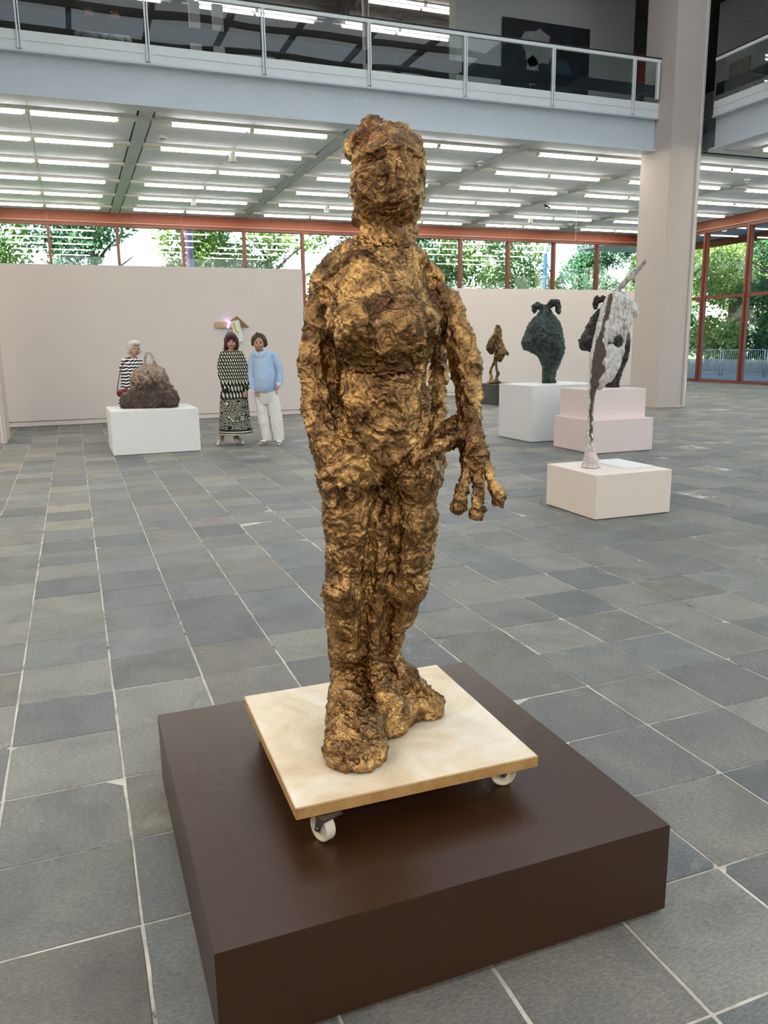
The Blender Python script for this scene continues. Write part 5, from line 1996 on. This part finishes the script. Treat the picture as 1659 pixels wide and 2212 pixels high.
part('body', S, SKINM, pk, ok_, face_tint((196, 150, 130), (150, 74, 70), (120, 100, 90), 284, 292, 42, 60, .25))
eyes(S, ok_, pk, 284, 292, 42, 60, .0, .25)
S = KX(Dk, 100, 400, 320, 1010, .3, .008)
S.rows([(128, 345, 960, .03, .22), (140, 335, 800, .03, .2), (160, 325, 680, .03, .19), (168, 325, 590, .03, .18), (170, 330, 500, .02, .17), (168, 335, 430, .02, .15), (185, 325, 390, .03, .11), (220, 300, 365, .03, .08)], .03)
S.C([(200, 400, .02, 32), (180, 470, .0, 30), (192, 500, -.03, 28)], .02)
S.C([(316, 400, .03, 30), (336, 460, .02, 26)], .02)
S.C([(264, 350, .0, 30), (266, 310, .0, 34)], .0, True)
part('dress', S, WAVED, pk, ok_, None, 2, .01)
S = KX(Dk, 190, 370, 190, 380, .2, .007)
S.E(278, 272, .04, 60, .12, 56, .02)
S.C([(235, 280, .03, 22), (232, 315, .03, 20)], .02)
S.C([(325, 285, .02, 14), (330, 310, .02, 12)], .02)
S.E(285, 245, -.03, 44, .08, 24, .02)
S.E(294, 306, -.12, 40, .12, 54, .005, True)
hair_part(S, pk, ok_, (226, 224, 220))
for x in (212, 270):
    S = KX(Dk, 150, 340, 1060, 1140, .25, .007)
    S.C([(x, 1092, .05, 15), (x - 2, 1100, -.03, 15), (x - 5, 1106, -.11, 12)], .02)
    S.s.cut_below(.001)
    S.s.cut_plane((0, 0, .07), (0, 0, 1))
    part('shoe', S, KNITB, pk, ok_)

# her red shoulder bag
REDL = M('red_leather', (124, 28, 42), 0.4, var=0.06, scale=14)
S = KX(Dk, 100, 260, 380, 720, .3, .007)
bp_ = S.p(180, 700, -.17)
bag = tag(empty('handbag', bp_), 'small dark red leather shoulder bag on a thin strap', 'handbag')
S.C([(150, 665, -.17, 24), (205, 650, -.17, 24)], .01)
S.C([(150, 680, -.17, 20), (205, 665, -.17, 20)], .01)
part('pouch', S, REDL, bag, bp_, None, 1)
MB().tube([S.p(130, 648, -.17) - bp_, S.p(142, 560, -.17) - bp_, S.p(160, 470, -.15) - bp_, S.p(195, 392, -.06) - bp_, S.p(205, 376, .03) - bp_, S.p(212, 420, .2) - bp_, S.p(215, 560, .24) - bp_, S.p(222, 640, .1) - bp_, S.p(222, 645, -.15) - bp_], .007, 6).build('strap', REDL, bag)
MB().tube([S.p(165, 642, -.225) - bp_, S.p(190, 638, -.225) - bp_], .005, 6).build('clasp', STEEL, bag)


# ---------------------------------------------------------------- two visitors on the balcony
def visitor(px, top, shade, trous, hair, label):
    Y_ = 18.2
    p = at_y(px, 40, Y_)
    o_ = np.array([p[0], Y_, 6.551])
    e = tag(empty('person', o_), label, 'person', 'visitors on the balcony')
    e.scale = (1, 1, .9)
    B = SDF((-.4, -.35, -.01), (.4, .3, 1.8), .012)
    B.ell((0, 0, 1.62), (.075, .095, .115), None, .02).cap((0, .01, 1.38), (0, .01, 1.53), .055, .05, .02).cap((0, -.09, 1.62), (0, -.105, 1.6), .012, .014, .01)
    B.cap((0, 0, 1.0), (0, 0, 1.35), .12, .13, .05)
    for s_ in (-1, 1):
        B.cap((s_ * .17, 0, 1.38), (s_ * .25, .02, 1.1), .045, .038, .03).cap((s_ * .25, .02, 1.1), (s_ * .02, -.2, 1.06 + s_ * .02), .036, .026, .02)
        B.cap((s_ * .02, -.2, 1.06 + s_ * .02), (-s_ * .07, -.215, 1.06 + s_ * .02), .032, .026, .01)
        for q in range(4):
            B.cap((-s_ * .07, -.215, 1.035 + s_ * .02 + q * .017), (-s_ * .14, -.205, 1.03 + s_ * .02 + q * .017), .009, .008, .002)
        B.cap((-s_ * .02, -.215, 1.08 + s_ * .02), (-s_ * .05, -.225, 1.12 + s_ * .02), .01, .009, .004)
        B.cap((s_ * .09, 0, .95), (s_ * .1, 0, .5), .08, .055, .03).cap((s_ * .1, 0, .5), (s_ * .1, .02, .06), .05, .035, .02).cap((s_ * .1, .02, .04), (s_ * .11, -.14, .03), .035, .03, .02)
    B.cut_below(0.0)
    V, F = B.mesh()
    mesh_np('body', V, F, SKINM, e, True, cols=np.tile(np.array(lin(170, 120, 96)), (len(V), 1)))
    T = SDF((-.4, -.35, .8), (.4, .3, 1.6), .012)
    T.cap((0, 0, .98), (0, 0, 1.36), .155, .16, .05)
    for s_ in (-1, 1):
        T.cap((s_ * .15, 0, 1.4), (s_ * .24, .02, 1.2), .066, .06, .04)
    V, F = T.mesh()
    mesh_np('shirt', relax(V, F, 2), F, M(*top), e, True)
    T = SDF((-.3, -.25, .05), (.3, .3, 1.1), .012)
    T.cap((0, 0, .98), (0, 0, .9), .15, .16, .05)
    for s_ in (-1, 1):
        T.cap((s_ * .09, 0, .9), (s_ * .1, 0, .5), .1, .08, .03).cap((s_ * .1, 0, .5), (s_ * .1, .02, .1), .075, .07, .02)
    V, F = T.mesh()
    mesh_np('trousers', relax(V, F, 2), F, M(*trous), e, True)
    T = SDF((-.2, -.2, 1.4), (.2, .25, 1.85), .01)
    T.ell((0, .025, 1.655), (.09, .105, .105), None, .02).ell((0, -.14, 1.58), (.075, .12, .11), None, .01, True)
    V, F = T.mesh()
    mesh_np('hair', V, F, HAIRM, e, True, cols=np.tile(np.array(lin(*hair)), (len(V), 1)))


visitor(192, ('visitor_shirt_grey', (150, 156, 160)), None, ('visitor_trousers_dark', (50, 52, 60)), (60, 50, 44), 'person in grey shirt with folded arms behind the balcony glass')
visitor(248, ('visitor_shirt_white', (200, 200, 206)), None, ('visitor_trousers_blue', (50, 58, 78)), (80, 66, 54), 'person in pale shirt behind the balcony glass beside another visitor')


# ================================================================== outdoors
PAVE = M('pavement_asphalt', (120, 126, 136), 0.9, var=0.08, scale=1.2)
LAWN = M('lawn', (96, 120, 60), 0.95, var=0.25, scale=2)
BARK = M('bark', (96, 84, 72), 0.9, var=0.3, scale=8, bump=0.8, bscale=18)
GALV = M('galvanised_steel', (176, 180, 186), 0.4, metal=0.6, var=0.05)
CONC = M('concrete', (138, 142, 148), 0.9, var=0.06)
tag(box('ground_paving', (XR + .25, -40, -.25), (30.5, 90, -.06), PAVE), kind='structure')
tag(box('ground_lawn', (30.5, -40, -.25), (90, 120, -.05), LAWN), kind='structure')
tag(box('ground_garden', (-60, YB + .35, -.25), (XR + .25, 120, -.06), LAWN), kind='structure')
kb = tag(box('garden_wall', (28.6, 12, -.06), (28.9, 36.2, .62), CONC), 'low pale concrete wall behind the steel railings outside', 'wall')


def leaf_mat(name, a, b_, c):
    m, n, b = newmat(name)
    n.nodes.remove(b)
    v = coords(n)
    t = nd(n, 'ShaderNodeTexNoise', Scale=1.1, Detail=6.0, Roughness=0.8)
    n.links.new(v, t.inputs['Vector'])
    col = ramp(n, t.outputs['Fac'], [(0.3, lin(*a)), (0.5, lin(*b_)), (0.7, lin(*c))])
    d = nd(n, 'ShaderNodeBsdfDiffuse')
    tl = nd(n, 'ShaderNodeBsdfTranslucent')
    n.links.new(col, d.inputs['Color'])
    n.links.new(col, tl.inputs['Color'])
    mx = nd(n, 'ShaderNodeMixShader')
    mx.inputs[0].default_value = 0.5
    n.links.new(d.outputs[0], mx.inputs[1])
    n.links.new(tl.outputs[0], mx.inputs[2])
    n.links.new(mx.outputs[0], n.nodes['Material Output'].inputs['Surface'])
    return m


LEAFA = leaf_mat('leaf_bright', (80, 110, 60), (122, 148, 86), (172, 190, 128))
LEAFB = leaf_mat('leaf_dark', (40, 70, 56), (64, 100, 74), (106, 140, 100))
LR = np.random.default_rng(21)


def leaves(blobs, n, size, o_):
    """leaf quads on the shells of ellipsoids"""
    w_ = np.array([b[3] * b[4] for b in blobs])
    k = LR.choice(len(blobs), n, p=w_ / w_.sum())
    B = np.array(blobs)[k]
    d = LR.normal(size=(n, 3))
    d /= np.linalg.norm(d, axis=1, keepdims=True)
    rr = LR.uniform(.55, 1.06, n) ** .6
    clump = perlin(d * 2.2 + B[:, :3] * .7) * .35
    C0 = B[:, :3] + d * B[:, 3:6] * (rr + clump)[:, None]
    u = LR.normal(size=(n, 3))
    u /= np.linalg.norm(u, axis=1, keepdims=True)
    v = np.cross(u, LR.normal(size=(n, 3)))
    v /= np.linalg.norm(v, axis=1, keepdims=True)
    s_ = size * LR.uniform(.6, 1.4, n)[:, None]
    V = np.stack([C0 - u * s_, C0 - v * s_ * .55, C0 + u * s_, C0 + v * s_ * .55], 1).reshape(-1, 3) - o_
    F = np.arange(4 * n).reshape(n, 4)
    return V, F


def tree(x, y, hgt_, crown_z, rad, n, mat, label, size=.10, trunk=.22, lean=0.0, group='trees outside the windows'):
    o_ = np.array([x, y, -.06])
    e = tag(empty('tree', o_), label, 'tree', group)
    R_ = random.Random(int(x * 13 + y * 7))
    top = Vector((lean, 0, hgt_ * .8))
    pts = [(0, 0, 0), (0.05 + lean * .2, 0.03, hgt_ * .2), (lean * .5, -.05, hgt_ * .45), tuple(top)]
    MB().tube(pts, [trunk * 1.25, trunk, trunk * .75, trunk * .2], 12).build('trunk', BARK, e)
    for k in range(6):
        a = 2 * PI * k / 6 + R_.uniform(-.3, .3)
        z0 = R_.uniform(.3, .6) * hgt_
        L = rad * R_.uniform(.5, .8)
        MB().tube([(lean * z0 / hgt_, 0, z0), (math.cos(a) * L * .5, math.sin(a) * L * .5, z0 + L * .45), (math.cos(a) * L, math.sin(a) * L, z0 + L * .8)], [trunk * .45, trunk * .3, trunk * .1], 7).build('branch', BARK, e)
    bl = []
    for k in range(13):
        a = R_.uniform(0, 2 * PI)
        q = R_.uniform(.2, .75)
        zc = R_.uniform(crown_z, hgt_)
        r_ = rad * R_.uniform(.32, .55)
        bl.append((x + lean + math.cos(a) * rad * q, y + math.sin(a) * rad * q, zc, r_, r_, r_ * .8))
    V, F = leaves(bl, int(n * 2.6), size, o_)
    mesh_np('crown', V, F, mat, e, False)
    return e


POS = ['leftmost', 'second', 'third', 'fourth', 'fifth', 'sixth', 'seventh', 'eighth']
for i, (x, y, h_, cz, r_, n, m_) in enumerate([(-3.6, 34.5, 9.5, 2.6, 3.0, 5200, LEAFA), (1.2, 37.0, 10, 2.4, 3.2, 5600, LEAFB), (5.2, 35.0, 9, 2.6, 2.7, 4800, LEAFA), (9.2, 38.5, 10, 2.2, 3.2, 5200, LEAFA),
                                               (14.0, 36.0, 9.5, 2.2, 3.0, 5400, LEAFB), (19.0, 38.0, 9.5, 2.4, 3.0, 5000, LEAFA), (24.2, 40.5, 7.0, 2.0, 2.4, 3600, LEAFA), (28.5, 40.0, 7.4, 2.0, 2.5, 4000, LEAFB)]):
    tree(x, y, h_, cz, r_, n, m_, f'{POS[i]} leafy tree from the left behind the back windows', .095, .2)
for i, (x, y, h_, cz, r_, n, m_, tk, lab) in enumerate([(33.0, 33.5, 10, 3.2, 3.6, 7000, LEAFA, .36, 'broad tree with thick trunk behind the railings outside the side windows'),
                                                        (32.0, 28.2, 10, 3.0, 3.3, 6500, LEAFB, .34, 'dark leafy tree at the far right outside the side windows'),
                                                        (33.5, 39.5, 9, 2.6, 3.0, 5600, LEAFA, .24, 'bright tree just right of the big pillar outside'),
                                                        (42, 40, 11, 2.0, 4.4, 6500, LEAFA, .3, 'tall pale tree farthest behind the railings'),
                                                        (41, 32, 11, 2.0, 4.4, 6500, LEAFB, .3, 'tall dark tree farthest behind at the right edge')]):
    tree(x, y, h_, cz, r_, n, m_, lab, .095, tk)


def shrub(x, y, h_, r_, n, mat, label):
    o_ = np.array([x, y, -.05])
    e = tag(empty('shrub', o_), label, 'shrub', 'shrubs behind the railings')
    bl = [(x + LR.uniform(-.5, .5) * r_, y + LR.uniform(-.6, .6) * r_, h_ * LR.uniform(.35, .7), r_ * .6, r_ * .7, h_ * .4) for _ in range(6)]
    V, F = leaves(bl, n, .12, o_)
    V[:, 2] = np.maximum(V[:, 2], .02)
    mesh_np('foliage', V, F, mat, e, False)
    for k in range(3):
        MB().tube([(0, 0, 0), (.2 * math.cos(k * 2), .2 * math.sin(k * 2), h_ * .6)], [.03, .012], 6).build('stem', BARK, e)


for i, y in enumerate((20.5, 23.5, 26.5, 29.6, 32.8, 36.0, 39.5)):
    shrub(31.3 + .5 * (i % 2), y, 2.2 + .5 * (i % 3), 1.7, 1900, LEAFB if i % 2 else LEAFA, f'{ORD[i]} bushy shrub from the right behind the railings')
for i, x in enumerate((-4, 0, 4, 8, 12, 16.5, 20.5)):
    shrub(x, 41.5, 3.0, 2.4, 1900, LEAFB, f'{ORD[i]} shrub from the left behind the back windows')


def barrier(y0, label):
    e = tag(empty('railing', (27.0, y0, -.06)), label, 'railing', 'steel railings outside')
    for z in (.14, 1.15):
        MB().tube([(0, 0.04, z), (0, 2.36, z)], .022, 8).build('rail', GALV, e)
    for y in (.05, 2.35):
        MB().tube([(0, y, 0.0), (0, y, 1.17)], .025, 8).build('post', GALV, e)
    for k in range(1, 20):
        MB().tube([(0, .05 + .115 * k, .14), (0, .05 + .115 * k, 1.15)], .009, 6).build('bar', GALV, e)


for i in range(7):
    barrier(20.6 + 2.45 * i, f'{ORD[i]} section of steel railing from the right outside')
PURP = M('purple_paint', (150, 128, 160), 0.5)
BLUEP = M('blue_paint', (92, 150, 206), 0.5)
q = at_y(410, 560, 31.0)
e = tag(empty('post', (q[0], 31.0, -.06)), 'thick mauve post outside behind the back windows', 'post')
MB().tube([(0, 0, 0.02), (0, 0, 5.9)], .135, 18).build('shaft', PURP, e)
MB().tube([(0, 0, 0), (0, 0, .02)], .22, 18).build('foot_plate', GALV, e)
MB().tube([(0, 0, 5.9), (0, 0, 5.96)], .15, 18).build('cap', PURP, e)
q = at_y(1178, 560, 33.0)
e = tag(empty('post', (q[0], 33.0, -.06)), 'slim blue post outside behind the back windows', 'post')
MB().tube([(0, 0, 0.02), (0, 0, 7.6)], .085, 14).build('shaft', BLUEP, e)
MB().tube([(0, 0, 0), (0, 0, .02)], .16, 14).build('foot_plate', GALV, e)
MB().tube([(0, 0, 4.55), (0, 0, 4.6)], .1, 14).build('collar', WHITEP, e)
# canopy outside the side windows
cn = tag(empty('roof_canopy'), kind='structure')
box('soffit', (XR + .31, 6, 5.62), (25.6, 32, 5.72), M('soffit_paint', (170, 182, 200), 0.6), cn)
box('edge_beam', (25.35, 6, 5.34), (25.6, 32, 5.62), RUST, cn)
for k in range(5):
    y = 12 + 4.0 * k
    lathe('downlight', [(0.0, 0), (0.12, 0), (0.12, -0.03), (0.0, -0.03)], M('downlight_glow', (255, 255, 250), 0.4, emit=((1, 0.96, 0.88), 6.0)), cn, 16, (23.6, y + .8, 5.62))
